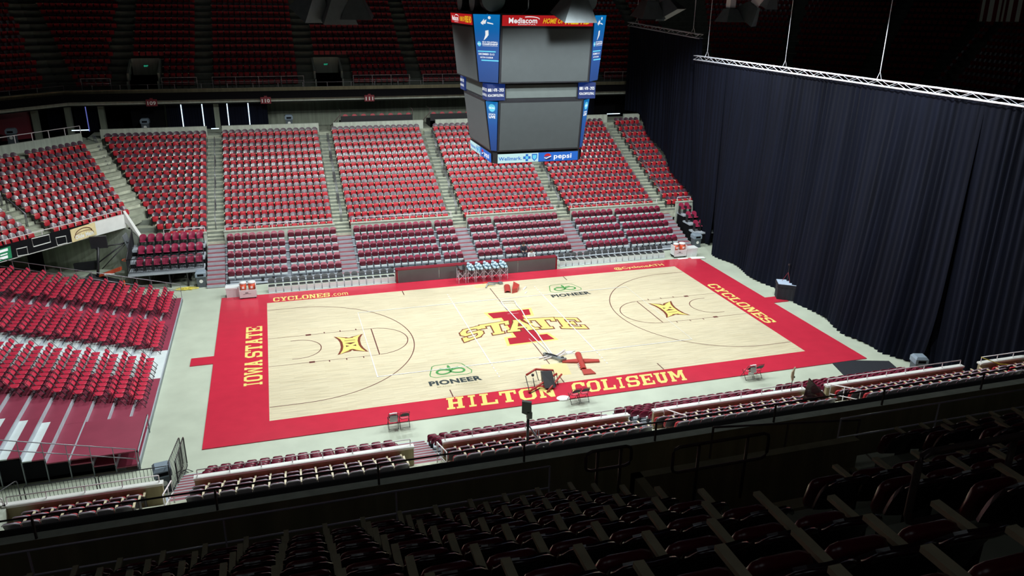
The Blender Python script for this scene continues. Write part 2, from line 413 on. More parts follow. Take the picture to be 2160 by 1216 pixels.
for k, q in Q.items():
    f = quadmap(*q)
    for pl in slabglyph(k.upper()):
        g = orient([f(u, v)[:2] for u, v in pl])
        flat(m, grow(g, .085), .011, 1)
    for pl in slabglyph(k.upper()):
        g = orient([f(u, v)[:2] for u, v in pl])
        flat(m, g, .015, 0)
obj('centre_lettering', m, court, label='gold lettering reading STATE')
# border lettering
m = MB('gold'); slabword(m, 'HILTON', (-6.3,-8.78), (5.45,-.12), (.18,1.12), .004, 0); obj('border_lettering', m, court, label='gold lettering reading HILTON'); m = MB('gold'); slabword(m, 'COLISEUM', (.0,-8.92), (6.2,-.12), (.3,1.12), .004, 0)
obj('border_lettering', m, court, label='gold lettering reading COLISEUM')
m = MB('gold','logored'); slabword(m, 'IOWA', (-14.62,-3.85), (0,3.0), (-.9,0), .004, 0, gap=.12); slabword(m, 'STATE', (-14.62,-.45), (0,4.35), (-.9,0), .004, 0, gap=.12)
obj('border_lettering', m, court, label='gold lettering reading IOWA STATE')
m = MB('gold','logored'); slabword(m, 'CYCLONES', (14.55,3.5), (0,-7.05), (.75,0), .004, 0, gap=.12)
obj('border_lettering', m, court, label='gold lettering reading CYCLONES')
m = MB('gold'); slabword(m, 'CYCLONES', (-13.95,7.78), (3.55,0), (0,.72), .004, 0, gap=.1)
put_text(m, '.com', planar((-10.3,7.8,.006),(1.05,0,0),(0,.5,0)), 0, .0)
put_text(m, '@CycloneATH', planar((9.75,7.85,.006),(3.95,0,0),(0,.62,0)), 0, .02)
obj('border_lettering', m, court, label='small gold web address lettering along the far edge')
# conference logos
for s in (-1, 1):
    m = MB('gold','brown','darkline')
    def P(x, y): return (x-9.9 if s == -1 else 9.9-x, y if s == -1 else -y)
    left = [(-.69,1.13),(-.5,.75),(-.42,.3),(-.42,-.3),(-.5,-.75),(-.69,-1.25)]
    for sc, z, mi in ((.14,.003,1),(0,.007,0)):
        for i in range(5):
            (x0,y0),(x1,y1) = left[i], left[i+1]
            y0c = max(min(y0,1.0),-1.0); y1c = max(min(y1,1.),-1.)
            pl = [(x0-sc,y0+(sc*.5 if i==0 else 0)),(x1-sc,y1-(sc*.5 if i==4 else 0)),(-x1+sc,y1-(sc*.5 if i==4 else 0)),(-x0+sc,y0+(sc*.5 if i==0 else 0))]
            if i == 0: # notched ends
                flat(m, orient([P(*p) for p in [(x0-sc,1.13+sc*.5),(x1-sc,y1),(-.22+sc,y1),(-.22+sc,.86+sc*.4)]]), z, mi)
                flat(m, orient([P(*p) for p in [(-x0+sc,1.13+sc*.5),(-x1+sc,y1),(.22-sc,y1),(.22-sc,.86+sc*.4)]]), z, mi)
                flat(m, orient([P(*p) for p in [(-.3,y1),(.3,y1),(.3,.78+sc*.6),(-.3,.78+sc*.6)]]), z, mi)
            elif i == 4:
                flat(m, orient([P(*p) for p in [(x0-sc,y0),(x1-sc,y1-sc*.5),(-.22+sc,-.95-sc*.5),(0,-.7-sc),(0,y0)]]), z, mi)
                flat(m, orient([P(*p) for p in [(-x0+sc,y0),(-x1+sc,y1-sc*.5),(.22-sc,-.95-sc*.5),(0,-.7-sc),(0,y0)]]), z, mi)
            else: flat(m, orient([P(*p) for p in pl]), z, mi)
    z = .0105
    for pl in ([(-.3,.48),(.3,.48),(.3,.42),(-.3,.42)], [(-.3,.14),(.3,.14),(0,-.08)], [(-.28,-.4),(-.08,-.3),(-.28,-.18)], [(.28,-.4),(.08,-.3),(.28,-.18)]):
        flat(m, orient([P(*p) for p in pl]), z, 2)
    obj('conference_logo', m, court, label='gold roman numeral emblem in a brown outline')
# sponsor marks on the floor
for (ox, oy) in ((0,0),(10.12,10.1)):
    m = MB('green','navytext','tantext')
    fr = [(-5.93,-3.98),(-4.75,-3.96),(-4.5,-4.1),(-4.17,-5.0),(-4.25,-5.28),(-4.5,-5.38),(-6.15,-5.36),(-6.38,-5.2),(-6.38,-5.0),(-6.1,-4.1)]
    fr = [(x+ox,y+oy) for x,y in fr]; strip(m, fr+[fr[0]], .055, .004, 0)
    cx, cy = -5.26+ox, -4.84+oy
    for sg in (-1, 1):
        strip(m, [(cx+sg*(.36-.36*math.cos(a)), cy+.3*math.sin(a)*(.6+.4*(1-math.cos(a))/2)) for a in [2*PI*i/32 for i in range(33)]], .13, .0045, 0)
        strip(m, [(cx+sg*.03,cy+.12),(cx+sg*.2,cy+.35),(cx+sg*.5,cy+.42)], .09, .0048, 0)
    flat(m, [(cx-.1,cy+.4),(cx,cy+.1),(cx+.1,cy+.4),(cx+.03,cy+.72),(cx-.05,cy+.7)], .005, 0)
    put_text(m, 'PIONEER', planar((-6.62+ox,-6.24+oy,.005),(2.72,0,0),(0,.52,0)), 1, .045)
    put_text(m, 'BRAND · PRODUCTS', planar((-6.3+ox,-6.5+oy,.005),(2.1,0,0),(0,.14,0)), 2, .0)
    obj('sponsor_lettering', m, court, label='green leaf mark above dark lettering')
# floor plates over the net sockets
for i, q in enumerate((((-.52,-5.4),(.9,-5.45),(.7,-6.85),(-.7,-6.8)), ((-.9,6.9),(.3,6.9),(.3,7.4),(-.9,7.4)))):
    m = MB('hatchwood'); m.prism([p for p in q][::-1], .0016, .006); obj('floor_plate', m, court)

# ---- bowl constants
NT = 14
def zred(i): return 2.56 + .36*(i-1) + .0023*(i-1)**2
def tread(i): return zred(i) - .5
NEAR_T = {1:1.99,2:2.36,3:2.68,4:2.99,5:3.31}
def yred(i): return 16.2 + .8*(i-1)
FAR_SEC = [(-22.45,-18.1),(-16.95,-9.3),(-8.1,-.45),(.65,8.0),(9.2,16.9),(18.6,24.5)]
NEAR_SEC = [(-22.3,-17.6),(-16.6,-9.1),(-8.0,-.5),(.6,7.7),(8.8,16.15),(17.15,24)]

# ---- far lower bowl concrete
m = MB('conc','concdark','step')
for i in range(1, NT+1):
    y0 = yred(i)-.38; y1 = y0+.8; z = tread(i); zp = tread(i-1) if i > 1 else 1.7
    if i == 1: y0 = 15.95
    xl = -22.6-.245*(i-1)*1.25 if True else 0
    m.box(xl, 26, y0, y1+.02, z-.5, z, 0)
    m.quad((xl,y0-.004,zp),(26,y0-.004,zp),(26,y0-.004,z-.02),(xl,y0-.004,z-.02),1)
m.box(-27, 26, 27.0, 30.6, 7.1, 7.6, 0)                      # concourse floor
struct('floor_far_tier', m)
m = MB('step','concdark')
AIS = [(-18.1,-16.95),(-9.3,-8.1),(-.45,.65),(8.0,9.2),(16.9,18.6)]
for a, b in AIS:
    m.box(a, b, 15.9, 16.0, 1.3, tread(1)-.18, 0)
    for i in range(1, NT+1):
        y0 = yred(i)-.38; z = tread(i); d = ((tread(i+1) if i < NT else 7.75) - z)/2
        m.box(a, b, (y0 if i > 1 else 15.95), y0+.8, z, z+.012, 0)
        m.box(a, b, y0+.42, y0+.8, z+.012, z+d, 0)
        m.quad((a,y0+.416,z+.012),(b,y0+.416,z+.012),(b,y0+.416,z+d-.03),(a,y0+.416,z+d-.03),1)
struct('trim_1', m)
# front walls + top walls, per section
for k, (a, b) in enumerate(FAR_SEC):
    m = MB('wallc','capwhite'); m.box(a, b, 15.85, 16.0, FZ, 2.55, 0); m.box(a-.02, b+.02, 15.8, 16.03, 2.55, 2.62, 0)
    if k == 5: m.box(b, b+.2, 15.85, 26, FZ, 2.6, 0)
    struct('wall_far_front', m)
    m = MB('wallc'); m.box((a if k else -25.9), (b if k < 5 else 20.2), 27.05, 27.3, 6.8, 8.32, 0); struct('wall_far_top', m)
    if k < 5:
        m = MB('capwhite'); m.box(a, b, 15.8, 15.84, 1.3, 2.53); 
# side parapet of the corner stair
P1 = Vector((-23.19,16.32,4.3)); P2 = Vector((-22.42,16.0,2.62))
m = MB('wallc','capwhite')
m.hexa([(-22.45,15.86,FZ),(-24.6,17.2,FZ),(-24.5,17.4,FZ),(-22.35,16.05,FZ)], [(-22.45,15.86,2.6),(-24.6,17.2,3.75),(-24.5,17.4,3.75),(-22.35,16.05,2.6)], 0)
m.hexa([(-22.45,15.84,2.55),(-23.25,16.25,3.6),(-23.15,16.45,3.6),(-22.3,16.05,2.55)], [(-22.45,15.84,2.68),(-23.25,16.25,4.36),(-23.15,16.45,4.36),(-22.3,16.05,2.68)], 1)
m.hexa([(-22.75,15.95,2.75),(-24.7,15.35,3.45),(-24.6,15.5,3.45),(-22.7,16.1,2.75)], [(-22.8,15.97,3.05),(-24.7,15.35,4.25),(-24.6,15.5,4.25),(-23.2,16.3,4.3)], 1) if False else None
m.quad((-22.44,15.83,2.64),(-23.24,16.24,4.32),(-24.62,14.86,4.12),(-24.4,15.0,3.6), 1) if False else None
struct('wall_corner_side', m)
m = MB('wallold')
m.hexa([(-24.6,17.2,FZ),(-32.5,19.5,FZ),(-32.5,19.7,FZ),(-24.5,17.4,FZ)], [(-24.6,17.2,3.9),(-32.5,19.5,3.9),(-32.5,19.7,3.9),(-24.5,17.4,3.9)], 0)
struct('wall_tunnel_side', m)
m = MB('black'); m.box(-40,-29.3,20,20.2,FZ,4); m.hexa([(-29.3,18.3,FZ),(-33,20.4,FZ),(-33,20.6,FZ),(-29.2,18.5,FZ)],[(-29.3,18.3,3.9),(-33,20.4,3.9),(-33,20.6,3.9),(-29.2,18.5,3.9)]); struct('wall_tunnel_back', m)

# ---- corner section tiers (rows 5..14)
def lerp(a, b, t): return a + (b-a)*t
R6 = Vector((-23.6,18.0)); R14 = Vector((-26.5,23.6)); U6 = Vector((-.692,-.722)); U14 = Vector((-.64,-.77)).normalized()
def crow(i):
    t = (i-6)/8; return R6.lerp(R14, t), U6.lerp(U14, t).normalized()
m = MB('conc','concdark')
for i in range(5, NT+2):
    p, u = crow(i); p2, u2 = crow(i+1); z = tread(i) if i <= NT else 7.6; n = Vector((u.y, -u.x)); 
    n = -n if n.x > 0 else n
    off = -.38
    a = p - u*1.6 + n*off; b = p + u*22 + n*off
    a2 = p2 - u2*1.6 + n*(off+.02); b2 = p2 + u2*22 + n*(off+.02)
    if i > NT: a2 = p2 + n*4 - u2*3; b2 = p2 + u2*22 + n*4
    if i == 5: a = p + n*off; 
    m.hexa([(a.x,a.y,z-.5),(a2.x,a2.y,z-.5),(b2.x,b2.y,z-.5),(b.x,b.y,z-.5)], [(a.x,a.y,z),(a2.x,a2.y,z),(b2.x,b2.y,z),(b.x,b.y,z)], 0)
struct('floor_corner_tier', m)
CL = {}   # left limit (aisle) measured along each row
pts6 = Vector((-27.45,14.0)); pts14 = Vector((-31.3,16.6))
def aisle_s(i):
    p, u = crow(i); q = pts6.lerp(pts14, (i-6)/8); return (q-p).dot(u)
m = MB('step')
for i in range(5, NT+1):
    p, u = crow(i); n = Vector((u.y,-u.x)); n = -n if n.x > 0 else n
    s = aisle_s(i)+.15; z = tread(i); w = 1.15
    for s0, w0 in ((s, w), (-1.5, 1.25)):
        if i == 5 and s0 < 0: continue
        a = p + u*s0 + n*.02; b = p + u*(s0+w0) + n*.02; c = b + n*.42; d = a + n*.42
        m.hexa([(a.x,a.y,z),(b.x,b.y,z),(c.x,c.y,z),(d.x,d.y,z)], [(a.x,a.y,z+.19),(b.x,b.y,z+.19),(c.x,c.y,z+.19),(d.x,d.y,z+.19)])
struct('trim_2', m)
# corner front parapet with hanging black board
p5, u5 = crow(5); n5 = Vector((u5.y,-u5.x)); n5 = -n5 if n5.x > 0 else n5
Ca = Vector((-23.2,16.3)); Cb = Ca + Vector((-.681,-.732))*14
def cline(s, off=0): q = Ca + Vector((-.681,-.732))*s + Vector((-.732,.681))*off; return (q.x, q.y)
m = MB('wallc','capwhite')
(ax,ay),(bx,by),(cx,cy),(dx,dy) = cline(0), cline(14), cline(14,.18), cline(0,.18)
m.hexa([(ax,ay,3.2),(bx,by,3.2),(cx,cy,3.2),(dx,dy,3.2)], [(ax,ay,4.12),(bx,by,4.12),(cx,cy,4.12),(dx,dy,4.12)], 1)
struct('wall_corner_front', m)
m = MB('wallc')
(ax,ay),(bx,by),(cx,cy),(dx,dy) = (-26.9,25.55), (-34.6,16.9), (-34.75,17.05), (-27.05,25.7)
m.hexa([(ax,ay,7.0),(bx,by,7.0),(cx,cy,7.0),(dx,dy,7.0)], [(ax,ay,8.3),(bx,by,8.3),(cx,cy,8.3),(dx,dy,8.3)])
struct('wall_corner_top', m)

# ---- near lower bowl
m = MB('conc','concdark','step')
for i in range(1, 8):
    y0 = -(yred(i)-.38); z = NEAR_T.get(i, 3.31+.36*(i-5)); 
    if i == 1: y0 = -15.95
    m.box(-26, 26, y0-.82, y0, z-.5, z, 2)
m.box(-60, 60, -50, -22.0, -.4, 3.9, 1)
struct('floor_near_tier', m)
for k, (a, b) in enumerate(NEAR_SEC):
    m = MB('wallbrown','capwhite'); m.box(a, b, -16.0, -15.86, FZ, 2.72, 0); m.box(a-.02, b+.02, -16.04, -15.8, 2.72, 2.8, 1)
    struct('wall_near_front', m)
m = MB('wallc','capwhite'); m.hexa([(-22.3,-15.86,FZ),(-22.2,-16.0,FZ),(-34,-9.2,FZ),(-34,-9,FZ)],[(-22.3,-15.86,2.72),(-22.2,-16.0,2.72),(-34,-9.2,2.72),(-34,-9,2.72)],0)
m.hexa([(-22.3,-15.8,2.72),(-22.2,-16.04,2.72),(-34,-9.24,2.72),(-34,-8.94,2.72)],[(-22.3,-15.8,2.8),(-22.2,-16.04,2.8),(-34,-9.24,2.8),(-34,-8.94,2.8)],1)
m.box(-22.4,-22.2,-19,-15.9,FZ,2.75,0)
struct('wall_near_corner', m)

# ---- balcony ring (far, near, corners, right side) by sweeping a profile
RING = [(-28.5,30),(28.5,30),(42,16.5),(42,-16.5),(28.5,-30),(-28.5,-30),(-42,-16.5),(-42,16.5)]
def ringpt(k, d):
    k %= 8; p0 = Vector(RING[k-1]); p = Vector(RING[k]); p2 = Vector(RING[(k+1) % 8])
    def nrm(a, b):
        e = (b-a).normalized(); n = Vector((-e.y, e.x)); mid = (a+b)/2
        return n if n.dot(mid) > 0 else -n
    n1 = nrm(p0, p); n2 = nrm(p, p2); mm = (n1+n2).normalized()
    return p + mm*(d/max(.3, mm.dot(n1)))
def ring_band(mb, segs, d0, z0, d1, z1, mi):
    for k in segs:
        a = ringpt(k, d0); b = ringpt(k+1, d0); c = ringpt(k+1, d1); e = ringpt(k, d1)
        mb.quad((a.x,a.y,z0),(b.x,b.y,z0),(c.x,c.y,z1),(e.x,e.y,z1), mi)
ALL = [0,1,2,3,4,5,6,7]
m = MB('wallc','black','concdark')
prof = [(0,9.84),(0,10.2),(.12,10.2),(.12,9.84),(0,9.84)]
for (d0,z0),(d1,z1) in zip(prof, prof[1:]): ring_band(m, ALL, d0-.12, z0, d1-.12, z1, 0)
ring_band(m, ALL, .0, 9.74, 14, 9.9, 2)
struct('wall_balcony_edge', m)
m = MB('black'); prof = [(-.1,10.15),(-.6,10.15),(-.6,10.76),(-.55,10.77),(-.12,10.72)]
for (d0,z0),(d1,z1) in zip(prof, prof[1:]): ring_band(m, ALL, d0, z0, d1, z1, 0)
struct('wall_balcony_front', m)
m = MB('galv' if False else 'wallc','wallbrown'); prof = [(-.06,10.7),(-.06,11.0),(.13,11.01),(.13,9.85)]
for j, ((d0,z0),(d1,z1)) in enumerate(zip(prof, prof[1:])): ring_band(m, ALL, d0, z0, d1, z1, 0 if j == 1 else 1)
struct('wall_balcony_parapet', m)
def btread(k): return 10.85 + .54*k
m = MB('conc','concdark')
ring_band(m, ALL, .24, 9.9, 1.25, 9.9, 0); 
NB_ = 20
for k in range(NB_):
    d = 1.25 + .85*k; z = btread(k); zp = btread(k-1) if k else 9.9
    segs = ALL
    if k < 4:   # portals cut the low rows on the straight sides
        for sgn, cuts in ((1, [(-24.0,-21.8),(-8.96,-6.75),(8.7,9.9)]), (-1, [(-8.3,-4.3)])):
            kk = 0 if sgn > 0 else 4
            xa = ringpt(kk if sgn > 0 else kk+1, d).x; xb = ringpt(kk+1 if sgn > 0 else kk, d).x
            xs = [xa] + [v for c in cuts for v in c] + [xb]
            for a, b in zip(xs[::2], xs[1::2]):
                y0 = sgn*(30+d); y1 = sgn*(30+d+.85)
                m.quad((a,y0,z),(b,y0,z),(b,y1,z),(a,y1,z),0); m.quad((a,y0,zp),(b,y0,zp),(b,y0,z),(a,y0,z),1)
                for x in (a, b): m.quad((x,y0,9.9),(x,y1,9.9),(x,y1,z),(x,y0,z),1)
        segs = [1,2,3,5,6,7]
    ring_band(m, segs, d, z, d+.85, z, 0); ring_band(m, segs, d, zp, d, z, 1)
    if k == 4:
        for sgn in (1, -1):
            pass
ring_band(m, ALL, 1.25+.85*NB_, btread(NB_-1), 1.25+.85*NB_, btread(NB_-1)+9, 1)
struct('floor_balcony_tier', m)
# portal boxes
def portal(x0, x1, sgn, n):
    m = MB('wallc' if sgn > 0 else 'wallbrown','black','e_exit'); y = sgn*(31.25+3.4)
    m.box(x0-.12, x0, min(sgn*31.25,y), max(sgn*31.25,y), 9.9, 11.5 if sgn > 0 else 10.9, 0); m.box(x1, x1+.12, min(sgn*31.25,y), max(sgn*31.25,y), 9.9, 11.5 if sgn > 0 else 10.9, 0)
    ya, yb = sgn*32.1, y
    if sgn < 0:
        m.box(x0, x1, -34.75, -34.6, 11.75, 13.05, 0); struct('wall_portal', m); return
    m.add([(x0-.15,ya,11.0),(x0,ya,11.0),(x0,yb,11.0),(x0-.15,yb,11.0),(x0-.15,ya,12.1),(x0,ya,12.1),(x0,yb,13.08),(x0-.15,yb,13.08)], [(0,1,2,3),(4,5,6,7),(0,1,5,4),(1,2,6,5),(2,3,7,6),(3,0,4,7)],0)
    m.add([(x1,ya,11.0),(x1+.15,ya,11.0),(x1+.15,yb,11.0),(x1,yb,11.0),(x1,ya,12.1),(x1+.15,ya,12.1),(x1+.15,yb,13.08),(x1,yb,13.08)], [(0,1,2,3),(4,5,6,7),(0,1,5,4),(1,2,6,5),(2,3,7,6),(3,0,4,7)],0)
    ys = sorted((y-sgn*.1, y+sgn*.1)); m.box(x0, x1, ys[0], ys[1], 11.75, 13.12, 0)
    m.box(x0, x1, min(y+sgn*1.5,y+sgn*1.7), max(y+sgn*1.5,y+sgn*1.7), 9.8, 12.2, 1)
    struct('wall_portal', m)
    if sgn > 0:
        e = MB('blackmetal','e_exit'); e.box(-.2,.2,-.02,.0,-.09,.09,0); put_text(e, 'EXIT', planar((-.17,-.024,-.06),(.34,0,0),(0,0,.12)), 1, .04)
        tag(obj('exit_sign', e, None, ((x0+x1)/2, y-.12, 12.5)), 'small green lit exit sign above the balcony doorway '+n, 'sign')
portal(-24.0,-21.8,1,'nearer the corner'); portal(-8.96,-6.75,1,'beside the scoreboard side'); portal(8.7,9.9,1,'hidden past the scoreboard'); portal(-8.3,-4.3,-1,'')
# near portal front wing wall seen close by
m = MB('wallbrown'); m.box(-8.35,-8.1,-34.65,-31.25,9.9,11.26); m.box(-8.35,-5.0,-31.4,-31.25,10.3,11.26)
# concourse back wall, columns, drapes
m = MB('wallold','black'); m.box(-14.0,16,33.5,33.8,7.2,10.2,0); m.box(-27,-14.0,34.5,34.8,7.2,10.2,1); m.box(16,45,33.5,33.8,7.2,10.2,1)
m.box(-24.2,-21.6,31.5,31.7,7.6,9.74,1); m.box(-21.55,-17.9,31.0,31.15,7.2,9.74,0) if False else None
struct('wall_far_concourse', m)
m = MB('wallold'); 
m.hexa([(-21.7,31.8,7.5),(-21.55,31.6,7.5),(-19.9,31.6,7.5),(-19.9,31.8,7.5)],[(-21.7,31.8,9.74),(-21.55,31.6,9.74),(-19.9,31.6,9.74),(-19.9,31.8,9.74)]); struct('wall_far_concourse', m)
for n, (x, y) in enumerate([(-30.7,29.2),(-28.7,30.8),(-26.3,31.1),(-17.45,31.2),(14.6,31.2)]):
    m = MB('wallold'); m.box(x-.22, x+.22, y-.22, y+.22, 7.2, 9.76); struct('column_%d' % (n+1), m)
# ceiling and outer walls
m = MB('black'); m.box(-62,62,-52,52,30,30.3); struct('ceiling', m)
m = MB('black'); m.box(-62,62,51.7,52,-1,30); struct('wall_far', m)
m = MB('black'); m.box(-62,62,-52,-51.7,-1,30); struct('wall_near', m)
m = MB('black'); m.box(-62,-61.7,-52,52,-1,30); struct('wall_left', m)
m = MB('black'); m.box(61.7,62,-52,52,-1,30); struct('wall_right', m)
# ================================================================== SEATS
def seat_back(mb, w=.45, z0=.40, z1=.87, y0=.13, lean=.22, bulge=.07, th=.035, mi=0, nu=6, nv=4, rnd=.10, roll=.07, rim=None, rear=None):
    P = []
    for j in range(nv+1):
        row = []
        for i in range(nu+1):
            u = -1 + 2*i/nu
            zt = z1 - rnd*abs(u)**3.5; z = z0 + (zt-z0)*j/nv
            y = y0 + (z-z0)*lean + bulge*(1-u*u)*(.6+.4*j/nv) + roll*(j/nv)**3
            row.append((u*w/2, y, z))
        P.append(row)
    mb.slab(P, -th, mi, True, rear)
    if rim is not None: mb.tube([(q[0], q[1]+.016, q[2]+.006) for q in P[-1]], .023, rim, 6)
def pillow(mb, w, h, t, mi=0, xf=None):   # rounded cushion in xz plane centred at origin
    a, b, c = w/2, h/2, t/2
    def ring(sx, sz, y): return [(-a*sx+.03*0,y,-b*sz),( a*sx,y,-b*sz),(a*1.0*sx,y,b*sz),(-a*sx,y,b*sz)]
    prof = [(.80,.80,-c),(.95,.95,-c*.65),(1,1,0),(.95,.95,c*.65),(.8,.8,c)]
    vs = []; n = 12
    for s, _, y in prof:
        for k in range(n):
            q = 2*PI*(k+.5)/n; cx, sz = math.cos(q), math.sin(q)
            e = 2/5.
            vs.append((a*s*math.copysign(abs(cx)**e, cx), y, b*s*math.copysign(abs(sz)**e, sz)))
    fs = [tuple(range(n))[::-1], tuple(4*n+k for k in range(n))]
    for i in range(4):
        for k in range(n): fs.append((i*n+k, i*n+(k+1)%n, (i+1)*n+(k+1)%n, (i+1)*n+k))
    mb.add(vs, fs, mi, True, xf)
def tilt(ang, o):
    c, s = math.cos(ang), math.sin(ang)
    return lambda p: (p[0]+o[0], p[1]*c - p[2]*s + o[1], p[1]*s + p[2]*c + o[2])
def seat_meshes(mats):
    b = MB(*mats[:2], 'seatrear'); seat_back(b, rim=1, nu=8, rear=2)
    p = MB(mats[2]); pillow(p, .42, .40, .11, 0, tilt(-.22, (0,-.01,.475)))
    a = MB('seatframe','armtan')
    for s in (-1,):
        x = s*.251
        a.box(x-.018,x+.018,-.10,.16,.0,.60,0); a.box(x-.032,x+.032,-.20,.12,.60,.635,1)
    return b, p, a
def seat_proto(name, cat, mats):
    sb, sp_, sa = seat_meshes(mats); ME_B, ME_P, ME_A = sb.mesh('backrest'), sp_.mesh('seat'), sa.mesh('armrest')
    r = thing(name, '', cat)
    return Proto(r, [obj('backrest', ME_B, r), obj('seat', ME_P, r), obj('armrest', ME_A, r)])
def merged(parts, places, name, mats):      # many copies as ONE object
    mb = MB(*mats)
    for (x, y, z, rz) in places:
        c, s = math.cos(rz), math.sin(rz); off = 0
        for src in parts:
            b = len(mb.v)
            mb.v += [(x + px*c - py*s, y + px*s + py*c, z + pz) for px, py, pz in src.v]
            mb.f += [tuple(b+i for i in f) for f in src.f]
            mb.m += [mi+off for mi in src.m]; mb.sm += src.sm
            off += len(src.mats)
    return obj(name, mb)
# one-piece seat for rows too small to show parts
one = MB('seatback','seatred','seatframe','armtan')
seat_back(one, nu=4, nv=2); pillow(one, .42, .40, .11, 1, tilt(-.22, (0,-.01,.475)))
one.box(-.269,-.233,-.10,.16,0,.6,2); one.box(-.283,-.219,-.20,.12,.6,.635,3)
ME_ONE = one.mesh('stadium_chair')

SECN = ['below the 109 sign', 'below the 110 sign', 'below the 111 sign',
        'behind the scoreboard', 'past the scoreboard', 'against the dark curtain']
rest = []; nind = 0
S2 = [(-21.19,-18.35),(-16.64,-9.6),(-7.94,-.93),(.76,7.69),(9.32,16.39),(18.08,20.1)]
S14 = [(-25.35,-18.39),(-16.71,-9.66),(-8.05,-1.07),(.57,7.6),(9.05,16.09),(17.75,19.85)]
for k in range(6):
    for i in range(1, NT+1):
        t = (i-2)/12; a = lerp(S2[k][0], S14[k][0], t); b = lerp(S2[k][1], S14[k][1], t)
        n = 15
        if k == 0: n = max(5, round(6 + (i-2)*.75))
        if k == 5: n = 5; b = min(a + 4*.5, 20.6)
        if i == 1 and k == 0: a += .55
        for j in range(n):
            x = lerp(a, b, j/(n-1)) if n > 1 else a
            y = yred(i)+.04; z = tread(i)+.012
            ind = (i == 2 and k < 5) or (i == 3 and k in (1, 2))
            if ind:
                o = obj('stadium_chair', ME_ONE, None, (x, y, z)); nind += 1
                tag(o, 'red seat %s, %s from the corner end, %s row' % (SECN[k], ORD[j], ORD[i-1]), 'seat', 'red seats of the far lower bowl')
            else: rest.append((x, y, z, 0.))
for i in range(5, NT+1):
    p, u = crow(i); s1 = aisle_s(i); rz = math.atan2(u.y, u.x) - PI
    nx = Vector((u.y,-u.x)); nx = -nx if nx.x > 0 else nx
    L = s1 - .1; n = int(L/.5)+1
    for j in range(n):
        if i >= NT and j == 9: continue
        q = p + u*(j*L/(n-1)) + nx*.04; rest.append((q.x, q.y, tread(i), rz))
    for j in range(9):
        q = p + u*(s1 + 1.55 + j*.5) + nx*.04; rest.append((q.x, q.y, tread(i), rz))
# near lower rows
NP = seat_proto('stadium_chair', 'seat', ('seatback','rim','seatred'))
NSEC = [(-21.45,-17.9,'at the corner near the steel barriers'),(-16.88,-9.4,'below the chairs with a towel'),(-8.2,-.6,'around the monitor stand'),
        (.36,7.6,'before the dark angled panel'),(9.0,16.9,'in front of the curtain'),(17.5,19.6,'beyond the taped gap at the curtain')]
for k, (a, b, nm) in enumerate(NSEC):
    x0 = math.ceil((a+16.89)/.503)*.503 - 16.89; n = int((b-x0)/.503)+1
    if k in (1, 2, 3): n = min(n, 15)
    for i in (1, 2, 3):
        for j in range(n):
            x = x0 + j*.503
            if k == 3 and i > 1 and j > 14: continue
            NP.put((x, -(yred(i)+.04), NEAR_T[i]), PI, 'maroon seat %s, %s from the barrier end, %s row' % (nm, ORD[j], ORD[i-1]), 'tip-up seats of the near lower bowl'); nind += 1
tag(merged([one], rest, 'stadium_chairs', ('seatback','seatred','seatframe','armtan')), 'rows of red tip-up seats filling the far lower bowl', 'seats', None, 'stuff')

# ---- balcony seats
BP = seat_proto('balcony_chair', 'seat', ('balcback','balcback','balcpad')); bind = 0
CAMP = Vector((-12.98441178, -40.55753032, 18.12825237))
ROT = ((0.95697812,-0.28987444,0.01287174),(0.08899771,0.33545736,0.93784208),(-0.27617436,-0.8963488,0.34682352))
FPX = 1638.7664
def proj(x, y, z):
    d = (x-CAMP.x, y-CAMP.y, z-CAMP.z); r = [sum(R[i]*d[i] for i in range(3)) for R in ROT]
    if r[2] > -.3: return None
    return 1080 - FPX*r[0]/r[2], 608 + FPX*r[1]/r[2]
def bal_y(k): return 30 + 1.25 + .85*k + .45
for k in range(0, 11):
    y = -bal_y(k); z = btread(k)
    js = 0
    for side, (a, b) in enumerate(((-25, -9.55), (-8.05 if k >= 4 else -3.75, 22))):
        j = 0; x = -9.27-.503/2 if side == 0 else a+.1
        while (x > a if side == 0 else x < b):
            q = proj(x, y, z+.8); q2 = proj(x, y, z+.4)
            if q and q2 and -60 < q[0] < 2220 and (q[1] < 1250 or q2[1] < 1250) and (Vector((x,y,z+.8))-CAMP).length > 1.7:
                if side == 0: lab = 'dark balcony seat, %s from the portal aisle, %s row behind the two-bar rail' % (ORD[j], ORD[k])
                else: lab = 'dark maroon balcony seat beyond the concrete portal, %s along the %s row' % (ORD[min(j,29)], ORD[k])
                BP.put((x, y, z), PI, lab, 'balcony seats around the camera'); bind += 1
            j += 1; x += -.503 if side == 0 else .503
low = MB('seatback','seatred','armtan')
seat_back(low, nu=2, nv=1, rnd=.06); low.box(-.2,.2,-.08,.0,.3,.64,1); low.box(-.283,-.219,-.2,.1,.6,.635,2)
lowb = MB('seatback','seatred','armtan'); lowb.v, lowb.f, lowb.m, lowb.sm = low.v, low.f, low.m, low.sm
ME_LOW = None
brest = []
BSEC = [(-27.45,-25.3),(-21.45,-18.72),(-17.5,-10.05),(-5.8,-.8),(.43,7.6),(10.9,16.9),(18.2,24),(25.2,28)]
BSECU = [(-27.45,-25.3),(-23.9,-18.72),(-17.5,-10.05),(-8.9,-.8),(.43,7.6),(8.8,16.9),(18.2,24),(25.2,28)]
onefar = MB('seatback','seatred','seatframe','armtan'); seat_back(onefar, nu=4, nv=2); pillow(onefar, .42, .40, .11, 1, tilt(-.22, (0,-.01,.475))); onefar.box(-.269,-.233,-.10,.16,0,.6,2); onefar.box(-.283,-.219,-.20,.12,.6,.635,3)
ME_FAR = onefar.mesh('balcony_chair')
BN = ['beside the corner aisle','above the 109 sign','above the 110 sign','above the 111 sign','behind the scoreboard','past the scoreboard','above the curtain truss','at the far corner']
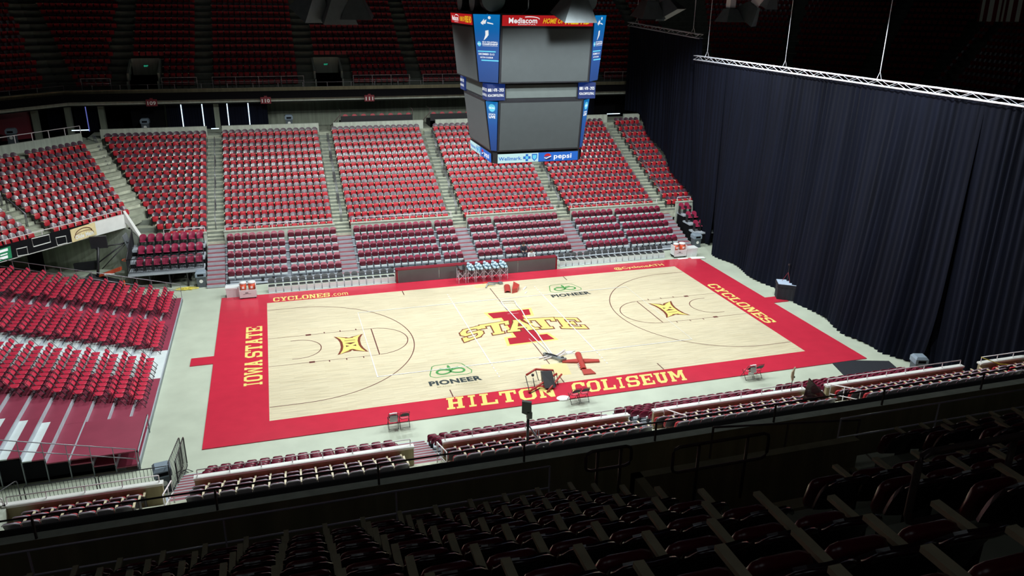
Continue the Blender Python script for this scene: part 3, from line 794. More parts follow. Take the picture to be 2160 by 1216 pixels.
for k in range(0, 17):
    secs = BSEC if k < 4 else BSECU
    for si, (a, b) in enumerate(secs):
        if si == 0: a = -27.3 - .414*(1.7+.85*k)
        n = int((b-a)/.5)
        for j in range(n):
            x = a + .28 + j*.5; pt = (x, bal_y(k)+.0, btread(k), 0.)
            if 0 < si < 4 and k < 4 and bind < 300:
                o = obj('balcony_chair', ME_FAR, None, pt[:3]); bind += 1
                tag(o, 'dim far balcony seat %s, %s from the corner end, %s row' % (BN[si], ORD[j], ORD[k]), 'seat', 'seats of the far balcony')
            else: brest.append(pt)
def ringseats(seg, kmax, aisles):
    for k in range(kmax):
        d = 1.25+.85*k+.45; a = ringpt(seg, d); b = ringpt(seg+1, d); e = (b-a); L = e.length; e.normalize()
        rz = math.atan2(e.y, e.x)
        if abs(math.sin(rz)) < .01: rz = 0
        n = Vector((-e.y, e.x)); n = n if n.dot((a+b)/2) > 0 else -n
        rz = math.atan2(n.y, n.x) - PI/2
        a0 = ringpt(seg, 0); b0 = ringpt(seg+1, 0); L0 = (b0-a0).length
        s = .4
        while s < L-.4:
            f = s/L*L0 if aisles else s
            if not any(abs(s/L - q) < .7/L for q in aisles): brest.append((a.x+e.x*s, a.y+e.y*s, btread(k), rz))
            s += .5
ringseats(7, 17, (.02,.38,.72,.98)); ringseats(1, 17, (.02,.38,.72,.98)); ringseats(2, 15, (.04,.25,.5,.75,.97))
tag(merged([low], brest, 'balcony_chairs', ('seatback','seatred','armtan')), 'dim red seats filling the upper balcony around the arena', 'seats', None, 'stuff')

# ================================================================== TELESCOPIC BLEACHERS
def bl_y(r): return 12.18 + .81*r
def bl_z(r): return .11 + .39*r
ch = MB('tele','teledark'); 
def tele_back(mb, mi=0):
    seat_back(mb, w=.43, z0=.34, z1=.74, y0=.16, lean=.18, bulge=.05, th=.04, mi=mi, nu=6, nv=3, rnd=.14)
    for z in (.46,.54,.62): mb.tube([(-.19,.205+(z-.34)*.18,z),(0,.265+(z-.34)*.18,z),(.19,.205+(z-.34)*.18,z)], .014, mi, 4)
cb = MB('tele'); tele_back(cb)
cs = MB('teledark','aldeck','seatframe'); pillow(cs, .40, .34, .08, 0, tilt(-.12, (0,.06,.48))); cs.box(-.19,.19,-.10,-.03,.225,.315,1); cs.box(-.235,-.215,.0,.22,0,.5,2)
ME_CB, ME_CS = cb.mesh('backrest'), cs.mesh('seat')
r0 = thing('bleacher_chair', '', 'chair'); CP = Proto(r0, [obj('backrest', ME_CB, r0), obj('seat', ME_CS, r0)])
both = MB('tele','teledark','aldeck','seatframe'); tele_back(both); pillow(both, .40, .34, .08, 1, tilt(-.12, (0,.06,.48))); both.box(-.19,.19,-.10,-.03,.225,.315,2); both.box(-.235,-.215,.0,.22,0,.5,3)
TS = [(-16.55,-9.45,8,'next to the drinks cart by the corner'),(-7.75,-.7,4,'behind the dark courtside board'),(.9,7.75,4,'behind the ball carts'),(9.45,16.55,7,'by the curtain')]
TS = [(-16.55,-9.45,8,'beside the corner drinks cart'),(-7.75,-.7,12,'behind the scorer board end'),(.9,7.75,4,'behind the seated person in white'),(9.45,16.75,7,'beside the curtain end')]
crest = []
def chairrow(sec, r, sgn):
    a, b, gap, nm = TS[sec]; n = 15; out = []
    step = (b-a-.18)/(n-1)
    if sgn < 0: gap = 99
    for j in range(n): out.append((a + j*step + (.18 if j >= gap else .09 if gap == 99 else 0), (sgn*bl_y(r) if sgn > 0 else -(11.9+.8*r)), bl_z(r)))
    return out
for sec in range(4):
    for r in range(5):
        for j, q in enumerate(chairrow(sec, r, 1)):
            if r <= 2: CP.put(q, 0, 'bleacher chair %s, %s from the corner, %s row up' % (TS[sec][3], ORD[j], ORD[r]), 'maroon bleacher chairs across the court')
            else: crest.append((*q, 0.))
NT_ = ['beside the steel barriers','by the pair of chairs with a towel','by the monitor stand','by the dark angled panel']
for sec in range(4):
    for r in range(5):
        for j, q in enumerate(chairrow(sec, r, -1)):
            if r >= 3: CP.put(q, PI, 'near bleacher chair %s, %s, %s row' % (NT_[sec], ORD[j], 'top' if r == 4 else 'second'), 'maroon bleacher chairs on the near side')
            else: crest.append((*q, PI))
tag(merged([both], crest, 'bleacher_chairs', ('tele','teledark','aldeck','seatframe')), 'remaining rows of maroon plastic chairs on the pull-out bleachers', 'chairs', None, 'stuff')
def bleacher(a, b, sgn, lab):
    t = thing('pull_out_bleacher', lab, 'bleacher', ((a+b)/2, sgn*13.7, FZ)); cx = (a+b)/2
    m = MB('telegrey','maroontread','seatframe')
    for r in range(6):
        y0 = 11.95 + .82*(r-1) if r else 11.43
        y1 = (11.95+.82*r); z = bl_z(r) - .0 if r < 5 else 1.62
        z = bl_z(max(0, r-1)) if r else .0
        if r == 0: z = .07; y0, y1 = 11.43, 11.95
        y1 = min(y1, 15.80)
        ya, yb = sorted((sgn*y0 - sgn*13.7, sgn*(y1+.02) - sgn*13.7))
        m.box(a-cx, b-cx, ya, yb, z-.06, z, 0); m.box(a-cx, b-cx, *( (ya, ya+.02) if sgn > 0 else (yb-.02, yb)), 0, z, 0)
    obj('deck', m, t)
    for x in [a+.2, a+2.4, a+3.1, a+4.9, a+5.5, b-.2]:
        w = MB('blackmetal'); w.box(x-cx-.09, x-cx+.09, sgn*(11.9-13.7)-.08, sgn*(11.9-13.7)+.08, .02, .34); obj('bracket', w, t)
NMS = ['beside the corner stairs','behind the corner end of the scorer board','behind the ball carts','next to the curtain']
for i, (a, b) in enumerate([(-16.95,-9.25),(-8.15,-.45),(.6,8.0),(9.15,17.0)]):
    bleacher(a, b, 1, 'grey pull-out bleacher deck across the court ' + NMS[i])
for i, (a, b) in enumerate([(-16.7,-9.2),(-7.9,-.5),(.65,7.8),(9.0,16.5)]):
    bleacher(a, b, -1, 'grey pull-out bleacher deck on the near side ' + NT_[i])
def aisle_stair(a, b, sgn, lab):
    t = MB('maroontread','telegrey')
    for h in range(10):
        y0 = 11.43 + .452*h; z = .17*(h+1)
        ya, yb = sorted((sgn*y0, sgn*min(y0+.47, 15.83)))
        t.box(a, b, ya, yb, z-.1, z, 0)
        yn = (ya, ya+.05) if sgn > 0 else (yb-.05, yb)
        t.box(a, b, yn[0]-.004, yn[1], z-.17, z+.006, 1)
        t.box(a+.01, b-.01, ya+.02, yb-.02, FZ, z-.1, 0)
    tag(obj('bleacher_stairs', t), lab, 'stairs', 'maroon stairs between the bleachers')
for (a, b), n in zip([(-18.1,-16.96),(-9.25,-8.15),(-.45,.6),(8.0,9.15),(17.0,17.95)], ['at the corner by the litter bin','before the scorer board end','behind the ball carts','past the seated person','beside the curtain']):
    aisle_stair(a, b, 1, 'maroon stairs with pale nosings across the court ' + n)
for (a, b), n in zip([(-17.65,-16.72),(-9.2,-7.9),(-.5,.65),(7.8,9.0),(16.5,17.6)], ['by the steel barriers','past the chairs with a towel','past the monitor stand','at the dark angled panel','by the curtain']):
    aisle_stair(a, b, -1, 'maroon stairs with pale nosings on the near side ' + n)

# ================================================================== CORNER PLATFORM with chairs
cp = thing('corner_platform', 'dark raised corner platform with barred front rail and three chair rows', 'platform', (-20.4, 14, FZ))
m = MB('telegrey','black')
for r in range(3):
    z = 1.1+.45*r; y = 12.2+1.25*r
    m.box(-22.85+20.4, -18.2+20.4, y-14, y+1.27-14, z-.12, z+.04, 0)
    m.box(-22.85+20.4, -18.2+20.4, y+.02-14, y+1.25-14, (z-.5 if r else z-.14), z-.12, 1)
obj('deck', m, cp)
m = MB('blackmetal'); m.tube([(-2.4,-1.78,2.15),(2.2,-1.78,2.15)], .03); m.tube([(-2.4,-1.78,1.25),(2.2,-1.78,1.25)], .025)
for i in range(47): m.tube([(-2.4+i*.1,-1.78,1.25),(-2.4+i*.1,-1.78,2.15)], .011, 0, 4)
obj('front_rail', m, cp)
m = MB('blackmetal')
for x in (-2.42,):
    m.tube([(x,-1.78,2.15),(x,1.8,3.2)], .03); m.tube([(x,-1.78,1.3),(x,1.8,2.2)], .025)
    for i in range(34): f = i/33; m.tube([(x,-1.78+3.58*f,1.3+.9*f),(x,-1.78+3.58*f,2.15+1.05*f)], .012, 0, 4)
obj('side_rail', m, cp)
m = MB('blackmetal')
for x in (-2.3,-1.2,0,1.1,2.1):
    for y in (-1.7,0,1.6): m.box(x-.04,x+.04,y-.04,y+.04,0,1.05)
    m.tube([(x,-1.7,.1),(x,1.6,1.0)], .02)
m.box(-2.4,2.2,1.3,1.35,0,1.0); obj('support_frame', m, cp)
fcb = MB('tele'); seat_back(fcb, w=.44, z0=.42, z1=.80, y0=.18, lean=.2, bulge=.05, rnd=.12, nu=6, nv=3)
fcs = MB('tele','seatframe'); pillow(fcs, .44, .42, .06, 0, tilt(-PI/2+.05, (0,-.02,.42))); fcs.box(-.24,-.21,-.15,.2,0,.62,1); fcs.box(.21,.24,-.15,.2,0,.62,1)
r1 = thing('platform_chair', '', 'chair'); PP = Proto(r1, [obj('backrest', fcb, r1), obj('seat', fcs, r1)])
for r in range(3):
    for j in range(8): PP.put((-22.15+.52*j, 12.85+1.25*r, FZ+1.14+.45*r), 0, 'red chair on the barred corner platform, %s from the hoop side, %s row' % (ORD[j], ORD[r]), 'chairs on the corner platform')
for r in range(3):
    for j in range(2): PP.put((19.0+.52*j-.1*r, 12.9+1.1*r, .9+.45*r), 0, 'red chair beside the curtain, %s in its pair, %s row up' % (ORD[j], ORD[r]), 'chairs at the curtain corner')
m = MB('telegrey','black')
for r in range(3): m.box(18.62,20.3,12.3+1.1*r,13.45+1.1*r,.78+.45*r,.9+.45*r,0); m.box(18.66,20.3,12.34+1.1*r,13.4+1.1*r,FZ,.78+.45*r,1)
tag(obj('corner_platform', m), 'grey stepped platform half hidden by the curtain', 'platform')

# ================================================================== END RISER (temporary stage seating)
NR = 14; RX = -19.45
def rz_(k): return .2 + .21*k - FZ
rs = thing('seating_riser', 'maroon stepped stage riser filled with folding chairs', 'riser', (RX, 0, FZ))
for k in range(NR):
    x1 = -.81*k; x0 = x1-.85; z = rz_(k)
    m = MB('riserdeck','aldeck','telegrey')
    segs = [(-10.2,-7.1,0),(-7.1,-2.15,0),(-2.15,1.3,1),(1.3,5.0,0),(5.0,9.45,0)]
    if k >= 3: segs[0] = (-10.2,-7.1,3)
    for a, b, c in segs:
        if k < 4 and a == -10.2 : c = 0
        if c == 3:
            m.box(x0, x0+.38, a, b, z-.05, z, 1); m.box(x0+.38, x1, a, b, z-.05, z, 0)
        else: m.box(x0, x1, a+.004, b-.004, z-.05, z, c)
    m.box(x1-.03, x1+.012, -10.2, 9.45, z-.2, z+.004, 2)
    obj('deck', m, rs)
m = MB('riserdeck','telegrey'); zt = .83-FZ
m.box(-2.42,.05,-10.15,-7.1,zt-.05,zt,0); m.box(-2.44,-2.4,-10.17,-7.1,zt-.06,zt+.006,1); m.box(.03,.07,-10.15,-7.1,zt-.1,zt,1)
obj('platform_deck', m, rs)
m = MB('galv')
for k in range(5):
    x = -.81*k; m.box(x-.04,x,-10.2,-10.14,0,rz_(max(k,0))+(.0),0)
m.box(.02,.06,-10.15,-10.1,0,zt); m.box(.02,.06,-7.2,-7.15,0,zt)
for k in range(5,NR): m.box(-.81*k-.04,-.81*k,-10.2,-10.14,0,rz_(k)-.05)
m.box(.01,.03,-10.2,9.45,0,rz_(0)-.05,0)
m.box(-11.4,-.5,-10.0,-9.96,0,.15)
obj('support_frame', m, rs)
m = MB('black'); m.add([(-.9,-10.0,0),(-11.3,-10.0,0),(-11.3,-10.0,2.7),(-.9,-10.0,.3)],[(0,1,2,3)]); m.add([(-.9,-9.98,0),(-11.3,-9.98,0),(-11.3,-9.98,2.7),(-.9,-9.98,.3)],[(0,1,2,3)])  # black sheet standing in for the shade under the open decks
m.box(-11.3,-11.2,-10,9.4,0,2.6); obj('skirt', m, rs)
def slope_rail(y, mi, z_a, z_b, nm):
    m = MB(mi)
    for dz in (z_a, z_b):
        m.tube([(0.0,y,rz_(0)+dz-.08),(-11,y,rz_(0)+dz-.08+.21/.81*11)], .022)
    for k in range(0,NR,1 if y < 0 else 1): m.tube([(-.81*k-.02,y,rz_(k)-.1),(-.81*k-.02,y,rz_(0)+.21*k+z_a-.08)], .018, 0, 5)
    obj(nm, m, rs)
slope_rail(-10.2,'railgrey',.80,.36,'hand_rail'); slope_rail(9.5,'railgrey',.95,.5,'hand_rail')
fb = MB('foldred','blackplastic'); seat_back(fb, rear=1, w=.40, z0=.60, z1=.84, y0=.20, lean=.25, bulge=.02, th=.03, nu=6, nv=2, rnd=.10)
fs_ = MB('foldred'); pillow(fs_, .40, .40, .05, 0, tilt(-PI/2+.04, (0,-.01,.455)))
ff = MB('blackmetal')
for x in (-.215,.215):
    ff.tube([(x,-.30,0),(x,.0,.42),(x,.27,.84)], .014, 0, 5); ff.tube([(x,.23,0),(x,-.02,.30),(x,-.19,.45)], .014, 0, 5)
ff.tube([(-.215,-.27,.05),(.215,-.27,.05)], .011, 0, 4); ff.tube([(-.215,.24,.05),(.215,.24,.05)], .011, 0, 4)
ff.tube([(-.215,.27,.84),(.215,.27,.84)], .011, 0, 4)
ME_FB, ME_FS, ME_FF = fb.mesh('backrest'), fs_.mesh('seat'), ff.mesh('frame')
r2 = thing('folding_chair', '', 'chair'); FP = Proto(r2, [obj('backrest', ME_FB, r2), obj('seat', ME_FS, r2), obj('frame', ME_FF, r2)])
for bi, (y0, n, kmax, nm) in enumerate(((6.09,8,13,'hoop-side block'),(1.03,8,11,'middle block'),(-4.97,10,10,'rail-side block'))):
    for k in range(kmax):
        for j in range(n):
            x = RX - .81*k - .62; y = y0 + .465*j; z = rz_(k)+FZ
            q = proj(x, y, z+.6)
            if not q or q[0] < -25: continue
            FP.put((x, y, z), PI/2, 'red folding chair in the %s, %s step up, %s chair towards the far bowl' % (nm, ORD[k], ORD[j]), 'red folding chairs on the riser')
# loose pairs of chairs at courtside
for (x, y, lab, rz) in ((-8.98,-9.62,'red courtside folding chair with a white towel over its back',0.),(-8.47,-9.62,'bare red courtside folding chair beside the towel-draped one by the gap in the lettering',0.),
     (-.25,-9.6,'red courtside folding chair with a white towel heaped in front, below the lettering',.1),(.26,-9.58,'bare red courtside folding chair beside the heaped white towel',0),
     (9.35,-9.62,'red courtside folding chair draped with a long white towel towards the curtain',.0),(9.86,-9.62,'bare red courtside folding chair beside the long towel towards the curtain',0.)):
    FP.put((x, y, FZ), PI+rz, lab, None)
def towel(loc, w, h, rz, lab, flatp=False):
    m = MB('signwhite')
    if flatp:
        m.lathe([(.36,0),(.34,.05),(.2,.09),(.05,.07)], 0, 0, 14, 0, True, 1, .75)
    else:
        P = []
        prof = [(-.10,.45),(-.06,.62),(-.02,.80),(.03,.86),(.09,.80),(.10,.6),(.11,.86-h)]
        P = [[(-w/2+w*i/4 + .01*math.sin(7*i+j), p[0]+.015*math.sin(i*2.1+j), p[1]) for i in range(5)] for j, p in enumerate(prof)]
        m.slab(P, .012)
    return tag(obj('towel', m, None, loc, rz), lab, 'towel')
towel((-8.98,-9.86,FZ), .34, .5, 0, 'short white towel folded over the back of a courtside chair')
towel((9.45,-9.86,FZ), .34, .62, 0, 'long white towel hanging on the courtside chair towards the curtain')
towel((-.62,-9.15,FZ), .4, .4, 0, 'white towel heaped on the red border by two courtside chairs', True)
# ================================================================== RAILS
def rail(name, label, pts, h, bars, post_every, r, mi, cat='railing', group=None, post_r=None, below=0.):
    # pts: base polyline; horizontal bars at heights, posts along it
    t = thing(name, label, cat, pts[0], 0, group); o = Vector(pts[0])
    P = [Vector(p)-o for p in pts]
    m = MB(mi)
    for b in bars: m.tube([p+Vector((0,0,b)) for p in P], r, 0, 6)
    obj('rail_bar', m, t)
    m = MB(mi); m.tube([(0,0,-below),(0,0,h)], post_r or r, 0, 5); me = m.mesh('rail_post')
    for a, b in zip(P, P[1:]):
        L = (b-a).length; n = max(1, round(L/post_every))
        for i in range(n+1): obj('rail_post', me, t, a.lerp(b, i/n))
    return t
SN = ['over the platform chairs by the hoop','under the 110 sign','under the 111 sign','behind the scoreboard','beside the curtain','against the curtain']
for k, (a, b) in enumerate(FAR_SEC):
    rail('guard_rail', 'low white rail on the far bowl wall ' + SN[k], [(a+(1.6 if k == 0 else .1),15.9,2.62),(min(b,20)-.1,15.9,2.62)], .36, (.36,), 1.0 if k else 1.1, .024, 'railwhite', group='low rails of the far wall')
rail('guard_rail', 'low white rail above the corner sign board', [(*cline(.15,.08),4.12),(*cline(13.8,.08),4.12)], .32, (.32,), 1.15, .024, 'railwhite')
NN = ['by the steel barriers','below the towel chairs','behind the monitor stand','before the dark angled panel','in front of the curtain','past the taped gap']
for k, (a, b) in enumerate(NEAR_SEC):
    rail('guard_rail', 'low pale pink rail on the near bowl wall ' + NN[k], [(a+.1,-15.88,2.8),(min(b,26)-.1,-15.88,2.8)], .24, (.24,), 1.0, .02, 'railwhite', group='low rails of the near wall')
rail('guard_rail', 'low pale rail on the angled corner wall by the barriers', [(-22.3,-15.93,2.8),(-33,-9.7,2.8)], .24, (.12,.24), 1.0, .02, 'railwhite')
m_ = [(-17.52,7.98),(-8.7,0)]
for (x, lab, n) in ((-17.52,'beside the section below the 110 sign, corner side',4),(-8.7,'dividing the 110 and 111 sections',4),(.1,'before the scoreboard',4),(8.6,'past the scoreboard',4),(17.75,'beside the curtain',4)):
    t = thing('stair_rail', 'pale centre handrail on the far stairs ' + lab, 'handrail', (x, yred(1), tread(1)))
    for g in range(4):
        m = MB('railgrey'); i0 = 2 + 3*g; i1 = i0 + (2.4 if g < 3 else 2.2)
        def hp(i, dz): return (0, yred(i)-yred(1), 2.56+.36*(i-1)+.0023*(i-1)**2-.5-tread(1)+dz)
        offs = (-.05,.05) if x > -10 else (0,)
        for ox in offs:
            m.tube([Vector(hp(i0,.0))+Vector((ox,0,0)), Vector(hp(i0,.85))+Vector((ox,0,0)), Vector(hp(i1,.85))+Vector((ox,0,0)), Vector(hp(i1,0))+Vector((ox,0,0))], .028, 0, 6)
        obj('rail_section', m, t)
# corner stair rail
t = thing('stair_rail', 'pale handrail on the stairs beside the wedge section below the 109 sign', 'handrail', (-23.4,17.4,tread(3)))
for g in range(4):
    i0 = 4+3*g-1; i1 = i0+2.2; m = MB('railgrey')
    def cq(i, dz): f = (i-1)/13; return (lerp(-22.6,-26.15,f)+23.4, lerp(16.6,26.0,f)-17.4, 2.06+.36*(i-1)+.0023*(i-1)**2-tread(3)+dz)
    for ox in (-.05,.05): m.tube([Vector(cq(i0,0))+Vector((ox,0,0)), Vector(cq(i0,.85))+Vector((ox,0,0)), Vector(cq(i1,.85))+Vector((ox,0,0)), Vector(cq(i1,0))+Vector((ox,0,0))], .028)
    obj('rail_section', m, t)
t = thing('stair_rail', 'pale handrail on the stairs left of the corner section'.replace('left of','at the frame edge of'), 'handrail', (-28,14,tread(6)))
for i0 in (7, 10):
    m = MB('railgrey'); o = Vector((-28,14,tread(6)))
    def dq(i, dz): q = pts6.lerp(pts14,(i-6)/8) + Vector((-.5,-.5)); return Vector((q.x,q.y,2.06+.36*(i-1)+.0023*(i-1)**2+dz))-o
    for e in (-.05,.05): m.tube([dq(i0,0)+Vector((e,-e,0)),dq(i0,.85)+Vector((e,-e,0)),dq(i0+2.3,.85)+Vector((e,-e,0)),dq(i0+2.3,0)+Vector((e,-e,0))], .028)
    obj('rail_section', m, t)
rail('guard_rail', 'white rail on the corner concourse wall', [(-26.95,25.6,8.3),(-34.6,17.0,8.3)], .55, (.55,), 1.25, .03, 'railwhite')
# balcony front rails
for k, lab in ((0,'along the far balcony edge'),(7,'around the far balcony corner above the hoop'),(1,'around the far balcony corner above the curtain'),(2,'along the end balcony edge behind the curtain'),(4,'along the balcony edge just below the camera'),(5,'around the near balcony corner at the frame edge'),(3,'around the near balcony corner past the curtain')):
    a = ringpt(k, .1); b = ringpt(k+1, .1)
    rail('balcony_rail', 'thin grey rail ' + lab, [(a.x,a.y,10.95),(b.x,b.y,10.95)], .42, (.42,), 2.42 if k == 4 else 2.05, .014 if k == 4 else .024, 'railgrey' if k != 4 else 'raildark', post_r=.02 if k == 4 else .03)
for si, (a, b) in enumerate(BSEC[:7]):
    rail('row_rail', 'thin two-bar rail before the first far balcony row ' + BN[si], [(a,31.2,10.85),(b,31.2,10.85)], .95, (.95,.55), 1.9, .022, 'railwhite', group='rails of the far balcony rows')
rail('row_rail', 'glinting two-bar rail in front of the first dark seats below the camera', [(-21,-31.2,10.85),(-9.47,-31.2,10.85)], .75, (.75,.37), 2.55, .016, 'railglint', post_r=.016)
rail('row_rail', 'long two-bar rail beyond the concrete portal', [(-4.1,-31.0,10.85),(.1,-31.0,10.85)], .62, (.62,.24), 2.0, .016, 'railglint')
rail('row_rail', 'low dark sloping rail above the concrete portal', [(-6.4,-30.7,10.9),(-3.6,-30.9,10.72)], .6, (.6,), 1.4, .02, 'raildark')
def loop_rail(label, x0, x1, y, z0, z1, zf, r=.024):
    t = thing('portal_rail', label, 'railing', ((x0+x1)/2, y, zf)); cx = (x0+x1)/2; c = .09; m = MB('raildark')
    pts = [(x0+c,z1),(x1-c,z1),(x1-.02,z1-.03),(x1,z1-c),(x1,z0+c),(x1-.02,z0+.03),(x1-c,z0),(x0+c,z0),(x0+.02,z0+.03),(x0,z0+c),(x0,z1-c),(x0+.02,z1-.03)]
    m.tube([(x-cx,0,z-zf) for x, z in pts], r, 0, 7, True); obj('rail_loop', m, t)
    for x in (lerp(x0,x1,.27), lerp(x0,x1,.78)):
        m = MB('raildark'); m.tube([(x-cx,.02,0),(x-cx,.02,z1-zf)], r*.95, 0, 6); obj('rail_post', m, t)
loop_rail('short dark rounded loop rail beside the lit walkway floor', -9.20,-8.50,-31.9, 11.90,12.22, 10.8)
loop_rail('wide dark rounded loop rail in front of the concrete portal', -8.0,-6.45,-32.2, 11.85,12.27, 11.2)
loop_rail('large dark loop rail crossing the seats beyond the portal', -8.5,-5.0,-36.6, 14.3,14.95, 12.9, .03)
m = MB('wallbrown'); m.box(-8.25,-4.9,-31.6,-31.45,9.9,11.42); m.box(-8.25,-8.1,-34.0,-31.45,9.9,11.42); m.add([(-4.9,-31.45,9.9),(-4.9,-31.6,9.9),(-4.2,-31.6,10.3),(-4.2,-31.45,10.3),(-4.9,-31.45,11.42),(-4.9,-31.6,11.42),(-4.2,-31.6,11.42),(-4.2,-31.45,11.42)],[(0,1,2,3),(4,5,6,7),(0,1,5,4),(1,2,6,5),(2,3,7,6),(3,0,4,7)])
struct('wall_portal_front', m)

# ================================================================== SCOREBOARD
sc = thing('hanging_scoreboard', 'four-sided video scoreboard with grey screens and lit blue corners hanging over the court', 'scoreboard', (.09,.02,10.2))
LV = {'t': (3.47,2.36,17.55),'t2': (3.42,2.36,17.0),'ub': (3.15,2.35,14.34),'lt': (2.81,2.25,13.47),'lb': (2.49,2.23,10.88),'rt': (2.46,2.24,10.78),'rb': (2.44,2.24,10.26)}
Z0 = 10.2
def octa(A, B, z, inset=0.):
    A -= inset; B -= inset*.42
    return [(-B,-A,z-Z0),(B,-A,z-Z0),(A,-B,z-Z0),(A,B,z-Z0),(B,A,z-Z0),(-B,A,z-Z0),(-A,B,z-Z0),(-A,-B,z-Z0)]
core = MB('blackmetal')
def drum(mb, l0, l1, inset=.0, mi=0):
    a = octa(*l0, inset); b = octa(*l1, inset)
    mb.add(a+b, [tuple(range(8)), tuple(range(8,16))] + [(i,(i+1)%8,8+(i+1)%8,8+i) for i in range(8)], mi)
drum(core, LV['t'], LV['ub'], .03); drum(core, (2.75,2.0,14.36), (2.75,2.0,13.45)); drum(core, LV['lt'], LV['lb'], .03); drum(core, (2.42,2.2,10.9), LV['rb'], .03)
obj('cabinet', core, sc)
def face(l0, l1, i, m0=.0, out=.012):   # quad map for face i (between corner i and i+1), u left->right seen from outside, v up
    a = octa(*l0); b = octa(*l1); j = (i+1) % 8
    tl, tr, bl, br = Vector(a[i]), Vector(a[j]), Vector(b[i]), Vector(b[j])
    nrm = (tr-tl).cross(tl-bl).normalized()
    if nrm.dot(Vector((tl.x,tl.y,0))) < 0: nrm = -nrm
    return lambda u, v, o=0.: tuple((bl*(1-u)+br*u)*(1-v) + (tl*(1-u)+tr*u)*v + nrm*(out+o))
def fquad(mb, f, u0, v0, u1, v1, mi, o=0.): mb.quad(f(u0,v0,o), f(u1,v0,o), f(u1,v1,o), f(u0,v1,o), mi)
def fpoly(mb, f, pts, mi, o): mb.add([f(u,v,o) for u,v in pts], [tuple(range(len(pts)))], mi)
def circ(cu, cv, ru, rv, a0=0, a1=360, n=20): return [(cu+ru*math.cos(math.radians(a0+(a1-a0)*k/n)), cv+rv*math.sin(math.radians(a0+(a1-a0)*k/n))) for k in range(n+1)]
for i in range(0, 8, 2):
    fu = face(LV['t'], LV['ub'], i); fl = face(LV['lt'], LV['lb'], i); ring = face(LV['rt'], LV['rb'], i)
    m = MB('screen','blackmetal'); fquad(m, fu, .02,.02,.98,.80,0,.01); fquad(m, fu, 0,0,1,1,1,-.004); obj('upper_screen', m, sc)
    m = MB('screen','blackmetal'); fquad(m, fl, .02,.03,.98,.96,0,.01); fquad(m, fl, 0,0,1,1,1,-.004); obj('lower_screen', m, sc)
    m = MB('e_red','e_white','e_yellow'); fquad(m, fu, .012,.835,.988,.985,0,.02)
    put_text(m, 'Mediacom', lambda u, v: fu(.08+.30*u,.872+.078*v,.026), 1, .03)
    fpoly(m, fu, circ(.30,.935,.105,.036,-20,120)+circ(.30,.930,.100,.028,-20,120)[::-1], 1, .027)
    put_text(m, 'DIGITAL', lambda u, v: fu(.18+.19*u,.850+.012*v,.026), 1)
    put_text(m, 'HOME OF', lambda u, v: fu(.44+.22*u,.872+.072*v,.026), 2, .03, .06)
    put_text(m, 'FREE HD', lambda u, v: fu(.68+.27*u,.862+.095*v,.026), 2, .05, .05)
    obj('top_banner', m, sc, label='red lit banner above the upper screen')
    m = MB('e_pale','e_blueflat','e_white','e_bluedark','e_cyan','e_red','blackmetal')
    fquad(m, ring, 0,0,1,1,6,.0); fquad(m, ring, .01,.05,.5,.95,0,.012); fquad(m, ring, .5,.05,.99,.95,1,.012)
    put_text(m, 'Wellmark.', lambda u, v: ring(.02+.28*u,.30+.36*v,.018), 1, .02)
    fpoly(m, ring, [(.345,.15),(.375,.15),(.375,.38),(.405,.38),(.405,.64),(.375,.64),(.375,.86),(.345,.86),(.345,.64),(.315,.64),(.315,.38),(.345,.38)], 1, .018)
    fpoly(m, ring, circ(.36,.51,.018,.16), 4, .022)
    fpoly(m, ring, [(.42,.86),(.485,.86),(.485,.42),(.452,.12),(.42,.42)], 1, .018); fpoly(m, ring, [(.43,.76),(.475,.76),(.475,.46),(.452,.26),(.43,.46)], 4, .022)
    fpoly(m, ring, circ(.615,.5,.045,.34,15,175), 5, .018); fpoly(m, ring, circ(.615,.5,.045,.34,195,355), 3, .018)
    fpoly(m, ring, [(.571,.46),(.6,.40),(.63,.52),(.657,.60),(.657,.50),(.63,.42),(.6,.30),(.574,.38)], 2, .022)
    put_text(m, 'pepsi', lambda u, v: ring(.69+.22*u,.14+.62*v,.018), 2, .02)
    obj('lower_banner', m, sc, label='lit banner strip below the lower screen')
    fm = face((2.62,2.0,14.25),(2.62,2.0,13.55),i); m = MB('board','blackmetal'); fquad(m, fm, .03,.05,.97,.95,0,.14); obj('middle_display', m, sc)
